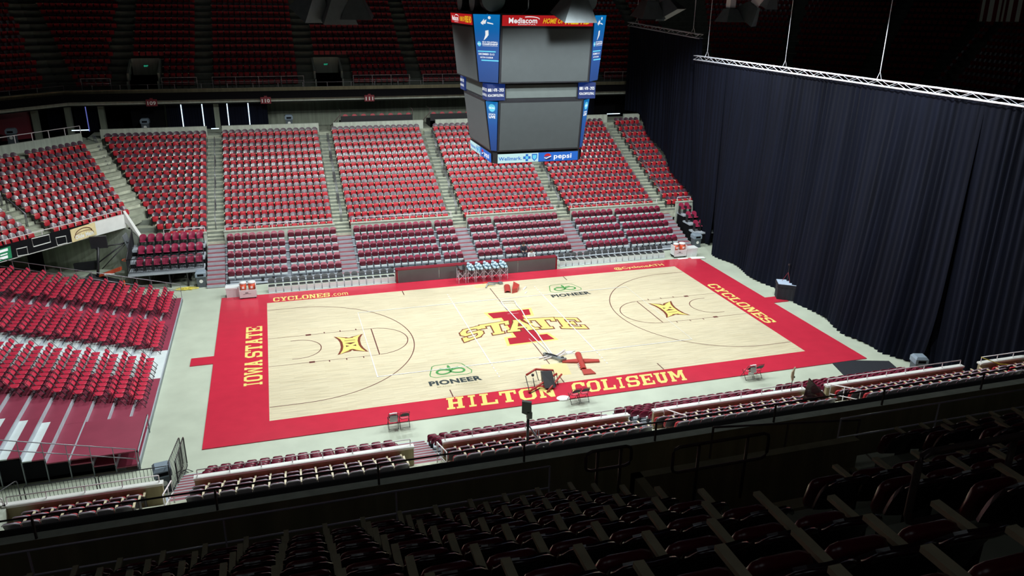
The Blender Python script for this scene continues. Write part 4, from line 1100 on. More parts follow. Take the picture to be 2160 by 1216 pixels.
for i in range(1, 8, 2):
    fu = face(LV['t'], LV['ub'], i); fl = face(LV['lt'], LV['lb'], i); rg = face(LV['rt'], LV['rb'], i)
    m = MB('e_blue','e_white','e_cyan'); fquad(m, fu, .03,.01,.97,.99,0,.012)
    fpoly(m, fu, circ(.60,.945,.05,.022), 1, .02)                       # player silhouette: ball, body, arm, leg
    fpoly(m, fu, [(.28,.87),(.42,.93),(.40,.90),(.50,.92),(.46,.86),(.36,.855),(.40,.84),(.33,.85)], 1, .02)
    fpoly(m, fu, [(.52,.885),(.74,.865),(.74,.85),(.52,.865)], 1, .02)
    fpoly(m, fu, [(.44,.76),(.56,.77),(.56,.70),(.48,.66),(.36,.62),(.40,.66),(.44,.70)], 1, .02)
    fpoly(m, fu, circ(.18,.57,.075,.036), 2, .02); put_text(m, 'NCAA', lambda u, v: fu(.11+.14*u,.56+.02*v,.026), 1, .02)
    put_text(m, '2014 VOLLEYBALL', lambda u, v: fu(.30+.62*u,.588+.022*v,.02), 1, .03)
    put_text(m, 'CHAMPIONSHIP', lambda u, v: fu(.30+.62*u,.556+.026*v,.02), 1, .04)
    fquad(m, fu, .30,.542,.92,.546,1,.02); fquad(m, fu, .10,.455,.84,.472,2,.02); fquad(m, fu, .22,.325,.97,.342,2,.02)
    put_text(m, 'DECEMBER 12-13', lambda u, v: fu(.12+.66*u,.41+.028*v,.02), 1, .02)
    put_text(m, 'HILTON COLISEUM', lambda u, v: fu(.18+.54*u,.365+.022*v,.02), 1, .02)
    obj('upper_corner_panel', m, sc, label='lit blue corner panel with championship lettering')
    m = MB('e_blue','e_white','e_cyan'); fquad(m, fl, .06,.02,.94,.98,0,.012)
    fpoly(m, fl, circ(.5,.86,.26,.075), 2, .02); put_text(m, 'NCAA', lambda u, v: fl(.28+.44*u,.84+.04*v,.026), 1, .03)
    put_text(m, 'SPORTS', lambda u, v: fl(.2+.56*u,.72+.03*v,.02), 1, .03); put_text(m, 'LIVE', lambda u, v: fl(.2+.56*u,.66+.05*v,.02), 1, .05)
    obj('lower_corner_panel', m, sc, label='lit blue narrow corner panel')
    # mid text box sticking out at the corner
    a = {1:(1,-1),3:(1,1),5:(-1,1),7:(-1,-1)}[i]; m = MB('e_bluedark','e_white','blackmetal')
    cxy = Vector((a[0]*2.42, a[1]*2.42)); 
    x0, x1 = sorted((a[0]*1.95, a[0]*2.86)); y0, y1 = sorted((a[1]*1.95, a[1]*2.86))
    m.box(x0, x1, y0, y1, 13.5-Z0, 14.28-Z0, 0)
    def txt(f):
        put_text(m, '888 / 478 - 2925', lambda u, v: f(.03+.9*u,.55+.2*v), 1, .02); put_text(m, 'NCAA.COM/VOLLEYBALL', lambda u, v: f(.03+.9*u,.24+.16*v), 1, .02)
    zz = lambda v: 13.5-Z0+.78*v
    if a[1] < 0: txt(lambda u, v: (x0+(x1-x0)*u, y0-.01, zz(v)))
    else: txt(lambda u, v: (x1-(x1-x0)*u, y1+.01, zz(v)))
    if a[0] < 0: txt(lambda u, v: (x0-.01, y1-(y1-y0)*u, zz(v)))
    else: txt(lambda u, v: (x1+.01, y0+(y1-y0)*u, zz(v)))
    obj('phone_number_box', m, sc, label='dark blue lit box with a white phone number')
# top gear: frame, round loudspeakers, cables
m = MB('blackmetal'); drum(m, (2.2,1.6,19.6),(2.6,1.9,17.5)); m.box(-2.8,2.8,-.2,.2,19.6-Z0,20-Z0); obj('top_frame', m, sc)
for x, y, rz in ((2.0,-3.1,0),(-2.6,-2.9,0),(-3.2,1.0,-PI/2),(2.4,3.0,PI),(-3.2,-1.6,-PI/2)):
    m = MB('dial','blackmetal','steel'); c, s = math.cos(rz), math.sin(rz)
    xf = lambda p: (x + p[0]*c - p[1]*s, y + p[0]*s + p[1]*c, p[2] + 18.2 - Z0)
    k = 20; vs = [(.58*math.cos(2*PI*q/k), yy, .58*math.sin(2*PI*q/k)) for yy in (-.1,.35) for q in range(k)]
    m.add(vs, [tuple(range(k))], 0, False, xf); m.add(vs, [tuple(range(k,2*k))] + [(q,(q+1)%k,k+(q+1)%k,k+q) for q in range(k)], 1, False, xf)
    obj('round_loudspeaker', m, sc)
m = MB('steel')
for x in (-2.6,2.6):
    for y in (-2.2,2.2): m.tube([(x,y,17.5-Z0),(x,y,29.9-Z0)], .025, 0, 5)
m.tube([(-2.9,-2.9,17.55-Z0),(-1.2,-3.1,17.55-Z0),(-.9,-3.1,17.8-Z0),(-.9,-3.1,18.6-Z0)], .03); m.tube([(.1,-3.1,17.55-Z0),(1.0,-3.1,17.6-Z0),(1.3,-3.1,18-Z0),(1.3,-3.1,18.6-Z0)], .03)
obj('hanger_cable', m, sc)

# ================================================================== CURTAINS + TRUSSES
def truss(name, label, a, b, cables):
    a = Vector(a); b = Vector(b); t = thing(name, label, 'truss', a); d = b-a; L = d.length; e = d.normalized(); sd = Vector((e.y,-e.x,0)).normalized()*.17; up = Vector((0,0,.3))
    m = MB('steel'); C4 = [sd, -sd, sd+up, -sd+up]
    for c in C4: m.tube([c, c+d], .03, 0, 5)
    obj('truss_chord', m, t)
    m = MB('steel'); n = round(L/.8)
    for i in range(n):
        p = d*(i/n); q = d*((i+1)/n)
        if i % 2: p, q = q, p
        m.tube([p+C4[2], q+C4[3]], .016, 0, 4); m.tube([p+C4[0], q+C4[2]], .016, 0, 4); m.tube([p+C4[1], q+C4[3]], .016, 0, 4)
        m.tube([d*(i/n)+C4[2], d*(i/n)+C4[3]], .016, 0, 4)
    obj('truss_lattice', m, t)
    m = MB('steel')
    for s in cables:
        p = e*s; m.tube([p+C4[2],p+Vector((0,0,.75)),p+C4[3]], .018, 0, 4); m.tube([p+Vector((0,0,.75)), p+Vector((0,0,29.9-a.z))], .022, 0, 5)
    obj('hanger_cable', m, t); return t
truss('curtain_truss', 'bright silver lattice truss carrying the long black court curtain', (19.2,15.9,14.0), (19.2,-17,14.0), (1.7,11.5,20.1,30))
truss('curtain_truss', 'shorter silver lattice truss carrying the curtain over the far seats', (19.75,29.6,16.1), (19.75,16.3,15.55), (1.6,12))
def drape(name, label, n, fx, ftop, fbot, amp, per, seed):
    rnd = random.Random(seed); m = MB('curtain'); P = []; ph = 0; rows = 14
    phs = []; ph = 0
    for i in range(n+1):
        phs.append(ph); ph += rnd.uniform(.75,1.3)
    for j in range(rows+1):
        v = j/rows; row = []
        for i in range(n*3+1):
            u = i/(n*3); k = u*(n); a_ = phs[int(min(k,n-1))]; f = k-int(min(k,n-1)); q = a_ + f*(phs[min(int(min(k,n-1))+1,n)]-a_)
            am = amp*(.35+.65*(1-v)*1.0)*(.8+.4*math.sin(q*.37+seed)); off = math.sin(q*2*PI/per)*am + .25*am*math.sin(q*2*PI/per*2.7+v*3)
            off += .22*(1-v)*math.sin(q*.23+1.3)
            x, y, nx, ny = fx(u, v); zt = ftop(u); zb = fbot(u)
            row.append((x+nx*off, y+ny*off, zb+(zt-zb)*v))
        P.append(row)
    m.slab(P, .01)
    return tag(obj(name, m), label, 'curtain')
import bisect
KB = [(15.9,19.9),(11.6,19.4),(11.2,19.25),(10,18.65),(7.7,18.6),(4.6,18.5),(2.3,18.5),(-2,18.5),(-3.4,18.3),(-5.8,18.2),(-6.9,18.2),(-8.9,18.05),(-10,18.7),(-10.6,19.),(-12,19.4),(-17,19.6)]
def kb(y):
    for (y0,x0),(y1,x1) in zip(KB, KB[1:]):
        if y1 <= y <= y0: return x0 + (x1-x0)*(y0-y)/(y0-y1)
    return KB[-1][1]
def mk(y0, y1, sp=(0,0)):
    def fx(u, v):
        y = y0+(y1-y0)*u; b = kb(y)+.1
        if sp[0] and u < .12: y += sp[0]*(1-u/.12)*(1-v)**7
        if sp[1] and u > .88: y += sp[1]*(u-.88)/.12*(1-v)**7
        return (b*(1-v)**1.5+19.2*(1-(1-v)**1.5), y, 1, 0)
    return fx
def botB(y):   # stands under the curtain
    if y < 15.9: return 1.8 if y > 13 else 1.0
    i = (y-15.8)/.8; return max(2.7, min(8.4, 2.06+.36*i+.0023*i*i+.75))
drape('court_curtain', 'long black pleated curtain hanging beside the court from the silver truss', 120, mk(11.7,-11.4,(-.45,.5)), lambda u: 14.0, lambda u: .04+FZ+.05*math.sin(40*u), .12, 2.2, 3)
drape('court_curtain', 'black pleated curtain panel at the frame edge past the taped gap', 34, mk(-10.7,-17.0,(-.55,0)), lambda u: 14.0, lambda u: 2.9 if u > .8 else .06, .12, 2.2, 9)
drape('court_curtain', 'black pleated curtain panel closing the corner beside the second litter bin', 24, mk(15.9,11.2,(0,.5)), lambda u: 14.0, lambda u: .05 if u > .6 else 1.6, .08, 2.3, 5)
drape('court_curtain', 'black pleated curtain draped over the far seats from the shorter truss', 70, lambda u, v: (19.95-.2*v, 16.0+13.4*u, 1, 0), lambda u: 15.55+.55*u, lambda u: botB(16.0+13.4*u), .09, 2.6, 7)
# ================================================================== CORNER SIGN BOARD
bd = thing('sign_board', 'long black sign board hanging under the corner seats with white outlined boxes', 'sign board', (*cline(2.7,-.04),2.8))
oB = Vector((*cline(2.7,-.04),2.8))
def bp(s, z, off=0.): q = Vector(cline(s, -.04-off)); return tuple(Vector((q.x,q.y,z))-oB)
def inv(x, y):   # pixel -> s,z on the board plane
    d = ((x-1080)/FPX, (608-y)/FPX, -1.); w = [sum(ROT[i][j]*d[i] for i in range(3)) for j in range(3)]
    n = (-.732,.681,0); p0 = Vector((*cline(0,-.04),0)); t = ((p0.x-CAMP.x)*n[0]+(p0.y-CAMP.y)*n[1])/(w[0]*n[0]+w[1]*n[1])
    q = Vector((CAMP.x+w[0]*t, CAMP.y+w[1]*t, CAMP.z+w[2]*t)); s = (Vector((q.x,q.y))-Ca).dot(Vector((-.681,-.732))); return s, q.z
ZT = inv(86,498)[1]; ZB = inv(110,522)[1]
m = MB('black'); m.hexa([bp(2.7,ZB),bp(14,ZB),bp(14,ZB,-.1),bp(2.7,ZB,-.1)],[bp(2.7,ZT),bp(14,ZT),bp(14,ZT,-.1),bp(2.7,ZT,-.1)]); obj('board_face', m, bd)
for cs_ in ([(34,526),(56,521),(59,537),(37,541)],[(66,504),(103,495),(106,511),(70,521)],[(117,502),(138,498),(141,513),(121,518)]):
    m = MB('capwhite'); pts = [bp(*inv(*c), .02) for c in cs_]; m.tube(pts, .035, 0, 5, True); obj('outline_box', m, bd, label='white rounded rectangle outline')
m = MB('signcream','signbrown','signwhite'); q = [inv(147,485), inv(199,469), inv(204,495), inv(152,512)]
m.add([bp(s,z,.03) for s,z in q],[(0,1,2,3)],0)
f = lambda u, v: tuple((Vector(bp(*q[3],.04))*(1-u)+Vector(bp(*q[2],.04))*u)*(1-v)+(Vector(bp(*q[0],.04))*(1-u)+Vector(bp(*q[1],.04))*u)*v)
put_text(m, 'Olde Main', lambda u, v: f(.14+.74*u,.12+.34*v), 2, .04)
ar = [f(.5+.34*math.cos(math.radians(a)), .42+.42*math.sin(math.radians(a))) for a in range(10,171,8)]; m.tube(ar, .03, 1, 4)
ar = [f(.5+.38*math.cos(math.radians(a)), .32+.3*math.sin(math.radians(a))) for a in range(-10,191,10)]; m.tube(ar, .02, 1, 4)
obj('cream_sign', m, bd, label='cream sign with brown arch and white script')
m = MB('signgreen','e_white'); q2 = [inv(-22,532), inv(21,519), inv(25,544), inv(-18,557)]
m.add([bp(s,z,.03) for s,z in q2],[(0,1,2,3)],0)
f2 = lambda u, v: tuple((Vector(bp(*q2[3],.04))*(1-u)+Vector(bp(*q2[2],.04))*u)*(1-v)+(Vector(bp(*q2[0],.04))*(1-u)+Vector(bp(*q2[1],.04))*u)*v)
for v0, v1, u0, u1 in ((.68,.9,.2,.85),(.42,.52,.45,.8),(.1,.32,.3,.8)): m.add([f2(u0,v0),f2(u1,v0),f2(u1,v1),f2(u0,v1)],[(0,1,2,3)],1)
obj('green_sign', m, bd, label='green lit sign with white bars')

# ================================================================== COURTSIDE THINGS
sb_ = thing('scorer_board', 'long dark display board with maroon edge along the far sideline', 'display board', (-.08,9.2,FZ))
m = MB('boardred'); m.box(-5.8,5.8,0,.5,.92,.99); m.box(-5.8,-5.68,0,.5,0,.95); m.box(5.68,5.8,0,.5,0,.95); m.box(-5.7,5.7,.02,.06,0,.05); obj('frame', m, sb_)
for k in range(4): m = MB('board'); m.box(-5.67+2.84*k,-5.67+2.84*k+2.82,-.005,.03,.05,.92); obj('display_panel', m, sb_)
def stool(x, y, lab):
    m = MB('orange','railwhite'); m.lathe([(.16,.42),(.17,.46),(.12,.48)], 0,0,10,0)
    for a in range(3): q = 2*PI*a/3; m.tube([(.06*math.cos(q),.06*math.sin(q),.43),(.2*math.cos(q),.2*math.sin(q),0)], .014, 1, 4)
    tag(obj('stool', m, None, (x, y, FZ)), lab, 'stool', 'small orange stools behind the scorer board')
for k, x in enumerate((-5.3,-4.6,-4.0,-3.4,-2.7,-2.0,2.5,3.1,3.7,5.1,5.5)): stool(x, 10.3, 'small orange stool behind the scorer board, %s from its corner end' % ORD[k])
# bench chairs
bb = MB('blackplastic'); seat_back(bb, w=.40, z0=.62, z1=.86, y0=.17, lean=.2, bulge=.03, th=.04, nu=6, nv=2, rnd=.1)
bs = MB('blackplastic'); pillow(bs, .42, .36, .06, 0, tilt(-PI/2, (0,-.04,.46)))
bf = MB('steel','aldeck')
for x in (-.21,.21):
    bf.tube([(x,-.24,0),(x,-.2,.44),(x,.16,.46),(x,.27,.84)], .014, 0, 5); bf.tube([(x,.22,0),(x,.12,.45)], .014, 0, 5); bf.tube([(x,-.24,.04),(x,.22,.04)], .012, 0, 4)
bf.tube([(-.21,-.24,.04),(.21,-.24,.04)], .012, 0, 4)
bf.box(-.19,.19,-.225,-.215,.06,.40,1)
r3 = thing('bench_chair', '', 'chair'); BC = Proto(r3, [obj('backrest', bb, r3), obj('seat', bs, r3), obj('frame', bf, r3)])
for j in range(17): BC.put((-13.98+.49*j, 9.72, FZ), 0, 'black bench chair, %s from the corner drinks cart towards the scorer board' % ORD[j], 'bench chairs between drinks cart and board')
for j in range(17): BC.put((6.35+.5*j, 9.95-.0*j, FZ), 0, 'black bench chair, %s from the scorer board towards the curtain' % ORD[j], 'bench chairs between board and curtain')
# drinks carts
def drinks_cart(x, y, rz, lab):
    t = thing('drinks_cart', lab, 'cart', (x, y, FZ), rz)
    m = MB('cooler','blackplastic'); m.box(-.52,.52,-.3,.3,.12,.20); m.box(-.5,.5,-.28,.28,.48,.54); m.box(-.52,.52,-.32,-.28,.12,.62); m.box(-.52,-.48,-.3,.3,.12,.95); m.box(.48,.52,-.3,.3,.12,.95)
    m.box(-.16,.02,-.326,-.318,.42,.47,1); m.box(-.3,.2,-.325,-.318,.36,.375,1); obj('cart_body', m, t)
    for sx in (-.42,.42):
        for sy in (-.24,.24):
            w = MB('blackplastic'); w.lathe([(.03,-.02),(.07,-.02),(.07,.02),(.03,.02)],0,0,10); o = obj('wheel', w, t, (sx, sy, .07)); o.rotation_euler = (0, PI/2, 0)
    for cx_, r in ((-.26,.2),(.26,.23)):
        m = MB('orange'); m.lathe([(r*.82,.55),(r*.95,.7),(r,1.0)], cx_, 0, 14, 0); c = obj('drink_cooler', m, t)
        m = MB('cooler'); m.lathe([(r*1.05,1.0),(r*1.1,1.05),(r*1.02,1.1),(r*.4,1.13)], cx_, 0, 14, 0); obj('lid', m, c)
        m = MB('signwhite'); m.box(cx_-.07,cx_+.07,-r-.012,-r+.04,.7,.84); obj('front_label', m, c)
    return t
drinks_cart(-15.45, 9.05, 0, 'white drinks cart with two orange coolers at the corner end of the bench')
drinks_cart(15.75, 9.75, 0, 'white drinks cart with two orange coolers at the curtain end of the bench')
def ice_chest(x, y, w, lab):
    t = thing('ice_chest', lab, 'cooler', (x, y, FZ))
    m = MB('cooler'); m.hexa([(-w/2,-.28,0),(w/2,-.28,0),(w/2,.28,0),(-w/2,.28,0)],[(-w/2-.03,-.3,.62),(w/2+.03,-.3,.62),(w/2+.03,.3,.62),(-w/2-.03,.3,.62)]); m.box(-.008,.008,-.312,-.28,.02,.62); obj('body', m, t)
    m = MB('cooler'); m.box(-w/2-.05,w/2+.05,-.32,.32,.62,.70); m.box(-w*.3,-w*.1,-.33,-.3,.6,.65); m.box(w*.1,w*.3,-.33,-.3,.6,.65); obj('lid', m, t)
ice_chest(-16.35, 9.5, .85, 'white ice chest beside the corner drinks cart')
ice_chest(16.75, 9.75, .85, 'white ice chest beside the curtain-end drinks cart')
m = MB('signwhite'); m.box(-.55,.55,-.22,.22,0,.012); tag(obj('paper_sheet', m, None, (17.0,9.0,.004), -.15), 'white sheet lying on the red border near the curtain', 'sheet')
m = MB('signwhite'); m.box(-.4,.4,-.12,.12,0,.012); tag(obj('paper_sheet', m, None, (15.8,9.12,.004), 0), 'white strip lying in front of the curtain-end drinks cart', 'sheet')
# litter bins
def litter_bin(x, y, z, lab, rz=0.):
    t = thing('litter_bin', lab, 'bin', (x, y, z), rz)
    m = MB('bin','signwhite'); m.hexa([(-.26,-.26,0),(.26,-.26,0),(.26,.26,0),(-.26,.26,0)],[(-.29,-.29,.72),(.29,-.29,.72),(.29,.29,.72),(-.29,.29,.72)]); m.box(-.3,.3,-.3,.3,0,.05)
    k = 16; m.add([(.12*math.cos(2*PI*q/k), -.285-.0, .42+.12*math.sin(2*PI*q/k)) for q in range(k)], [tuple(range(k))], 1); obj('body', m, t)
    m = MB('binlid','black'); P = [(-.32,-.32),(.32,-.32),(.32,.32),(-.32,.32)]
    m.box(-.33,.33,-.33,.33,.72,.98,0); m.box(-.2,.2,-.335,-.32,.78,.93,1)
    m.lathe([(.33*1.3,.98),(.30*1.3,1.06),(.2*1.3,1.12),(.05,1.14)], 0,0,4,0,False) if False else m.add([(-.33,-.33,.98),(.33,-.33,.98),(.33,.33,.98),(-.33,.33,.98),(-.24,-.24,1.1),(.24,-.24,1.1),(.24,.24,1.1),(-.24,.24,1.1)],[(4,5,6,7),(0,1,5,4),(1,2,6,5),(2,3,7,6),(3,0,4,7)],0)
    obj('lid', m, t); return t
litter_bin(-18.45, 12.1, FZ, 'grey litter bin beside the corner platform by the maroon stairs')
litter_bin(18.35, 11.75, FZ, 'grey litter bin against the curtain near the white drinks cart')
litter_bin(18.25, -11.6, FZ, 'grey litter bin beside the taped gap behind the near chairs', -.3)
litter_bin(-18.3, -11.9, FZ, 'dark litter bin behind the black steel barriers', .2)
litter_bin(-31.8, 26.5, 7.6, 'litter bin at the corner concourse against the red wall')
litter_bin(-23.0, 30.0, 7.6, 'litter bin on the concourse between the corner drapes and the slit drapes')
litter_bin(-11.6, 30.0, 7.6, 'litter bin on the concourse before the pale wall')
m = MB('boardred'); m.hexa([(-33.5,27.6,7.5),(-30.9,29.4,7.5),(-31,29.6,7.5),(-33.6,27.8,7.5)],[(-33.5,27.6,9.74),(-30.9,29.4,9.74),(-31,29.6,9.74),(-33.6,27.8,9.74)]); struct('wall_concourse_red', m)
# section signs
for x, s in ((-22.2,'109'),(-13.35,'110'),(-4.7,'111')):
    t = thing('section_sign', 'small red section sign above the concourse %s' % {'109':'bin by the corner drapes','110':'bin beside the pale wall','111':'seating stand'}[s], 'sign', (x,29.36,9.86))
    m = MB('e_none' if False else 'boardred','signwhite'); m.box(-.42,.42,-.05,.0,-.12,.42,0); m.box(-.12,.12,-.05,0,.42,.52,0); put_text(m, s, planar((-.32,-.055,-.03),(.64,0,0),(0,0,.3)), 1, .03); obj('sign_face', m, t)
# concourse curtains with light gaps
def doorway(x0, x1, gaps, lab, y=31.0):
    t = thing('black_drape', lab, 'drape', (x0, y, 7.6)); dim = len(gaps) == 1; xs = [x0] + gaps + [x1]
    for a, b in zip(xs, xs[1:]):
        P = [[(a-x0+(b-a)*i/24, .04*math.sin(i*1.9), z) for i in range(25)] for z in (0,.7,1.4,2.12)]
        m = MB('curtain'); m.slab(P, .01); obj('drape_panel', m, t)
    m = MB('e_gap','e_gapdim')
    for i, g in enumerate(gaps): m.box(g-x0-.035, g-x0+.035, -.08, -.06, .02, 2.12, 1 if dim else 0)  # glowing strips set before the drapes imitate light leaking between them
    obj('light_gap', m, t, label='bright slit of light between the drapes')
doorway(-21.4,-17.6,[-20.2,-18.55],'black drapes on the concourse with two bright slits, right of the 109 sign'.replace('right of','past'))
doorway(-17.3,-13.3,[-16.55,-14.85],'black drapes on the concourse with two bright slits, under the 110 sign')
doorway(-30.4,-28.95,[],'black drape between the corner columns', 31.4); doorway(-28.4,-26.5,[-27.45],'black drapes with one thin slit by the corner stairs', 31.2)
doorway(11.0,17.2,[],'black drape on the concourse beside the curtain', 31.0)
for (x, y, w, z, lab) in ((-27.3,27.3,1.2,8.28,'glowing streak of stray light at the head of the corner stairs'),(-17.5,27.6,.6,8.05,'glowing streak of stray light at the head of the stairs before the 110 section'),(17.75,27.6,1.3,8.3,'glowing streak of stray light at the head of the stairs by the curtain'),(-31.2,30.4,.7,8.0,'small glowing streak of stray light behind the corner rail')):
    m = MB('e_gap'); m.box(-w/2,w/2,-.02,.02,-.03,.03); tag(obj('light_streak', m, None, (x,y,z), .0), lab, 'light')  # glowing bars imitate stray light on the concourse; no lamp fitting here
# suite stands on the concourse
for (a, b, lab) in ((-7.4,-1.25,'under the 111 sign'),(.3,5.2,'behind the scoreboard')):
    t = thing('concourse_stand', 'black fronted raised seating stand on the concourse ' + lab, 'stand', ((a+b)/2,27.6,7.6)); w = (b-a)/2
    m = MB('concrail'); m.box(-w,w,0,.06,0,1.15); m.box(-w,w,0,2.0,0,.55); obj('front_panel', m, t)
    m = MB('raildark'); m.tube([(-w-.9,.02,.35),(-w,.02,1.3),(-w,.02,1.6),(-w,1.8,1.6)], .03); m.tube([(w,.02,1.1),(w,.02,1.6),(w,1.8,1.6)], .03)
    for i in range(5): m.tube([(-w-.9+.2*i,.02,.3+.22*i-.3),(-w-.9+.2*i,.02,.4+.22*i)], .015)
    obj('side_rail', m, t)
    n = int((b-a)/.75)
    for j in range(n):
        s = MB('pinkseat'); seat_back(s, w=.42, z0=.2, z1=.58, y0=.1, lean=.15, rnd=.14)
        pillow(s, .42, .4, .06, 0, tilt(-PI/2,(0,-.1,.2)))
        tag(obj('stand_chair', s, None, (a+.45+j*.78,28.15,8.15+.06)), 'red chair top on the concourse stand %s, %s from the corner end' % (lab, ORD[j]), 'chair', 'chairs on the concourse stands')
# ball carts
bc = MB('blackplastic'); 
def cart_parts(full):
    f = MB('blackmetal','steel')
    for x in (-.24,.24):
        for y in (-.3,.3): f.tube([(x,y,0),(x,y,.95)], .014, 1, 5)
    for y in (-.3,.3): f.tube([(-.24,y,.25),(.24,y,.75)], .012, 1, 4); f.tube([(.24,y,.25),(-.24,y,.75)], .012, 1, 4)
    for x in (-.24,.24): f.tube([(x,-.3,.25),(x,.3,.75)], .012, 1, 4); f.tube([(x,.3,.25),(x,-.3,.75)], .012, 1, 4)
    s = MB('blackplastic'); P = []
    for i in range(7):
        u = -1+i/3; P.append([(u*.27, v*.42, .98 + (.0 if full else .14*abs(v)) - .30*(1-u*u)*(1-v*v*.6)) for v in (-1,-.5,0,.5,1)])
    s.slab(P, .015)
    return f, s
def ball_cart(x, full, lab):
    t = thing('ball_cart', lab, 'ball cart', (x, 8.35, 0), 0, 'ball carts before the scorer board'); f, s = cart_parts(full)
    obj('folding_frame', f, t); obj('fabric_sling', s, t)
ball_cart(-1.55, False, 'empty black folding ball cart at the corner end of the cart line')
bm_ = MB('ballw','ballt'); bm_.ball((0,0,0), .105, 0, 12, 8)
for ax in range(3):
    pts = [[(math.cos(a),math.sin(a),0),(0,math.cos(a),math.sin(a)),(math.cos(a),0,math.sin(a))][ax] for a in [2*PI*i/14 for i in range(14)]]
    bm_.tube([tuple(c*.1045 for c in p) for p in pts], .012, 1, 4, True)
ME_BALL = bm_.mesh('volleyball')
for k in range(5):
    x = -.9+.58*k; ball_cart(x, True, 'black folding ball cart heaped with volleyballs, %s after the empty cart' % ORD[k])
    for j in range(12):
        lay = 0 if j < 8 else 1
        bx_ = x + (-.12 if j % 2 else .12) * (1 if lay == 0 else .5); by = 8.35 + (-.33 + .22*(j//2) if lay == 0 else -.22+.22*(j-8)); bz = .93 + .15*lay + .02*(j % 3)
        o = obj('volleyball', ME_BALL, None, (bx_, by, bz), j*.7)
        tag(o, 'volleyball %s the heap in the %s full cart, %s from the front' % ('under' if lay == 0 else 'topping', ORD[k], ORD[(j//2) if lay == 0 else j-8]) + (', corner side' if lay == 0 and j % 2 else ', curtain side' if lay == 0 else ''), 'ball', 'volleyballs in the carts')

# ---- net lying on the court
t = thing('volleyball_net', 'white taped volleyball net lying in loops across the centre line', 'net', (.3,0,0))
m = MB('capwhite')
A_ = [(-.28,3.95),(-.3,3.2),(-.25,2.4),(-.2,1.2),(-.12,0),(-.08,-1.2),(.0,-2.6),(.1,-3.6),(.12,-4.5)]
B_ = [(.6,3.85),(.5,3.1),(.55,2.2),(.42,1.0),(.32,-.2),(.34,-1.4),(.28,-2.6),(.24,-3.6),(.2,-4.5)]
def ribbon(mb, pts, w, z, mi=0, zz=.0):
    L = []; R = []
    for i, p in enumerate(pts):
        p = Vector(p); d = (Vector(pts[min(i+1,len(pts)-1)])-Vector(pts[max(i-1,0)])).normalized(); n = Vector((-d.y,d.x))*w/2
        h = z + zz*math.sin(i*1.7); L.append((p.x+n.x-.3,p.y+n.y,h)); R.append((p.x-n.x-.3,p.y-n.y,h+.01))
    mb.slab([L, R], .006, mi, False)
ribbon(m, [(x+.3,y) for x,y in A_], .075, .03); ribbon(m, [(x+.3,y) for x,y in B_], .075, .035, 0, .01)
ribbon(m, [(.0,4.0),(.45,4.0),(.93,3.9)], .08, .05); ribbon(m, [(.02,3.62),(.5,3.66),(.9,3.55)], .05, .05); obj('tape_band', m, t)
m = MB('railwhite')
for i in range(22):
    f = i/21; y = 3.9-8.3*f
    xa = lerp(-.58,-.12,f); xb = lerp(.3,.05,f)
    if i < 6: m.tube([(xa,y,.02),(xb,y-.05,.02)], .006, 0, 3)
for j in range(5): m.tube([(lerp(-.58,.3,j/4),3.9,.02),(lerp(-.5,.25,j/4),2.9,.02)], .006, 0, 3)
m.tube([(-.35,-2.0,.02),(-.25,-3.2,.02),(-.15,-4.3,.02)], .01, 0, 3)
obj('mesh_netting', m, t)
# net posts and base on the near side
t = thing('net_winch_base', 'grey metal net post base lying on the court where the net ends', 'net equipment', (.35,-4.75,0))
m = MB('greymetal'); m.hexa([(-.35,.45,.02),(-.2,.5,.02),(.45,-.35,.02),(.3,-.5,.02)],[(-.35,.45,.16),(-.2,.5,.16),(.45,-.35,.16),(.3,-.5,.16)]); m.box(.2,.62,-.62,-.5,0,.2); obj('base_plate', m, t)
m = MB('railwhite'); m.tube([(-.5,-.15,.06),(.35,.1,.1),(1.0,.65,.08)], .04); m.tube([(-.7,.05,.05),(.2,.3,.06)], .035); m.tube([(.3,-.2,.12),(.9,.3,.12)], .04); obj('post_tube', m, t)
m = MB('blackmetal'); m.tube([(-.25,.3,.17),(.0,.1,.2),(.25,-.2,.17)], .04); m.ball((.45,-.45,.16), .1, 0, 8, 6); obj('winch', m, t)
m = MB('capwhite'); m.ball((1.5,-4.35,.03), .2, 0, 10, 6, 1.2, .7, .25); m.tube([(1.3,-4.4,.02),(1.9,-4.25,.03)], .03); tag(obj('folded_strap', m), 'small white folded strap on the side line near the net base', 'strap')
# red pads
def pad_half(x, y, rz, w, L, lab, wings=False, tilted=0.):
    t = thing('post_pad', lab, 'pad', (x, y, 0), rz)
    m = MB('padred'); P = [[(w/2*math.cos(a), v, .02+ w/2*.75*math.sin(a)) for v in (-L/2,-L/4,0,L/4,L/2)] for a in [PI*i/8 for i in range(9)]]
    m.slab(P, .03); obj('pad_shell', m, t)
    if wings:
        m = MB('padred'); m.hexa([(-w/2,-.18,.01),(-1.0,-.10,.01),(-1.0,.10,.01),(-w/2,.2,.01)],[(-w/2,-.18,.1),(-1.0,-.10,.08),(-1.0,.10,.08),(-w/2,.2,.1)]); m.hexa([(w/2,-.2,.01),(1.0,-.14,.01),(1.0,.12,.01),(w/2,.2,.01)],[(w/2,-.2,.1),(1.0,-.14,.09),(1.0,.12,.09),(w/2,.2,.1)]); obj('pad_wing', m, t)
        m = MB('railwhite')
        for v in (-.75,-.55,-.35): m.tube([(-w/2-.08,v,.05),(-w/2+.02,v,.1)], .02)
        obj('buckle', m, t)
pad_half(1.70,-5.6,-.22,.34,1.95,'red cross-shaped post pad lying near the net base', True)
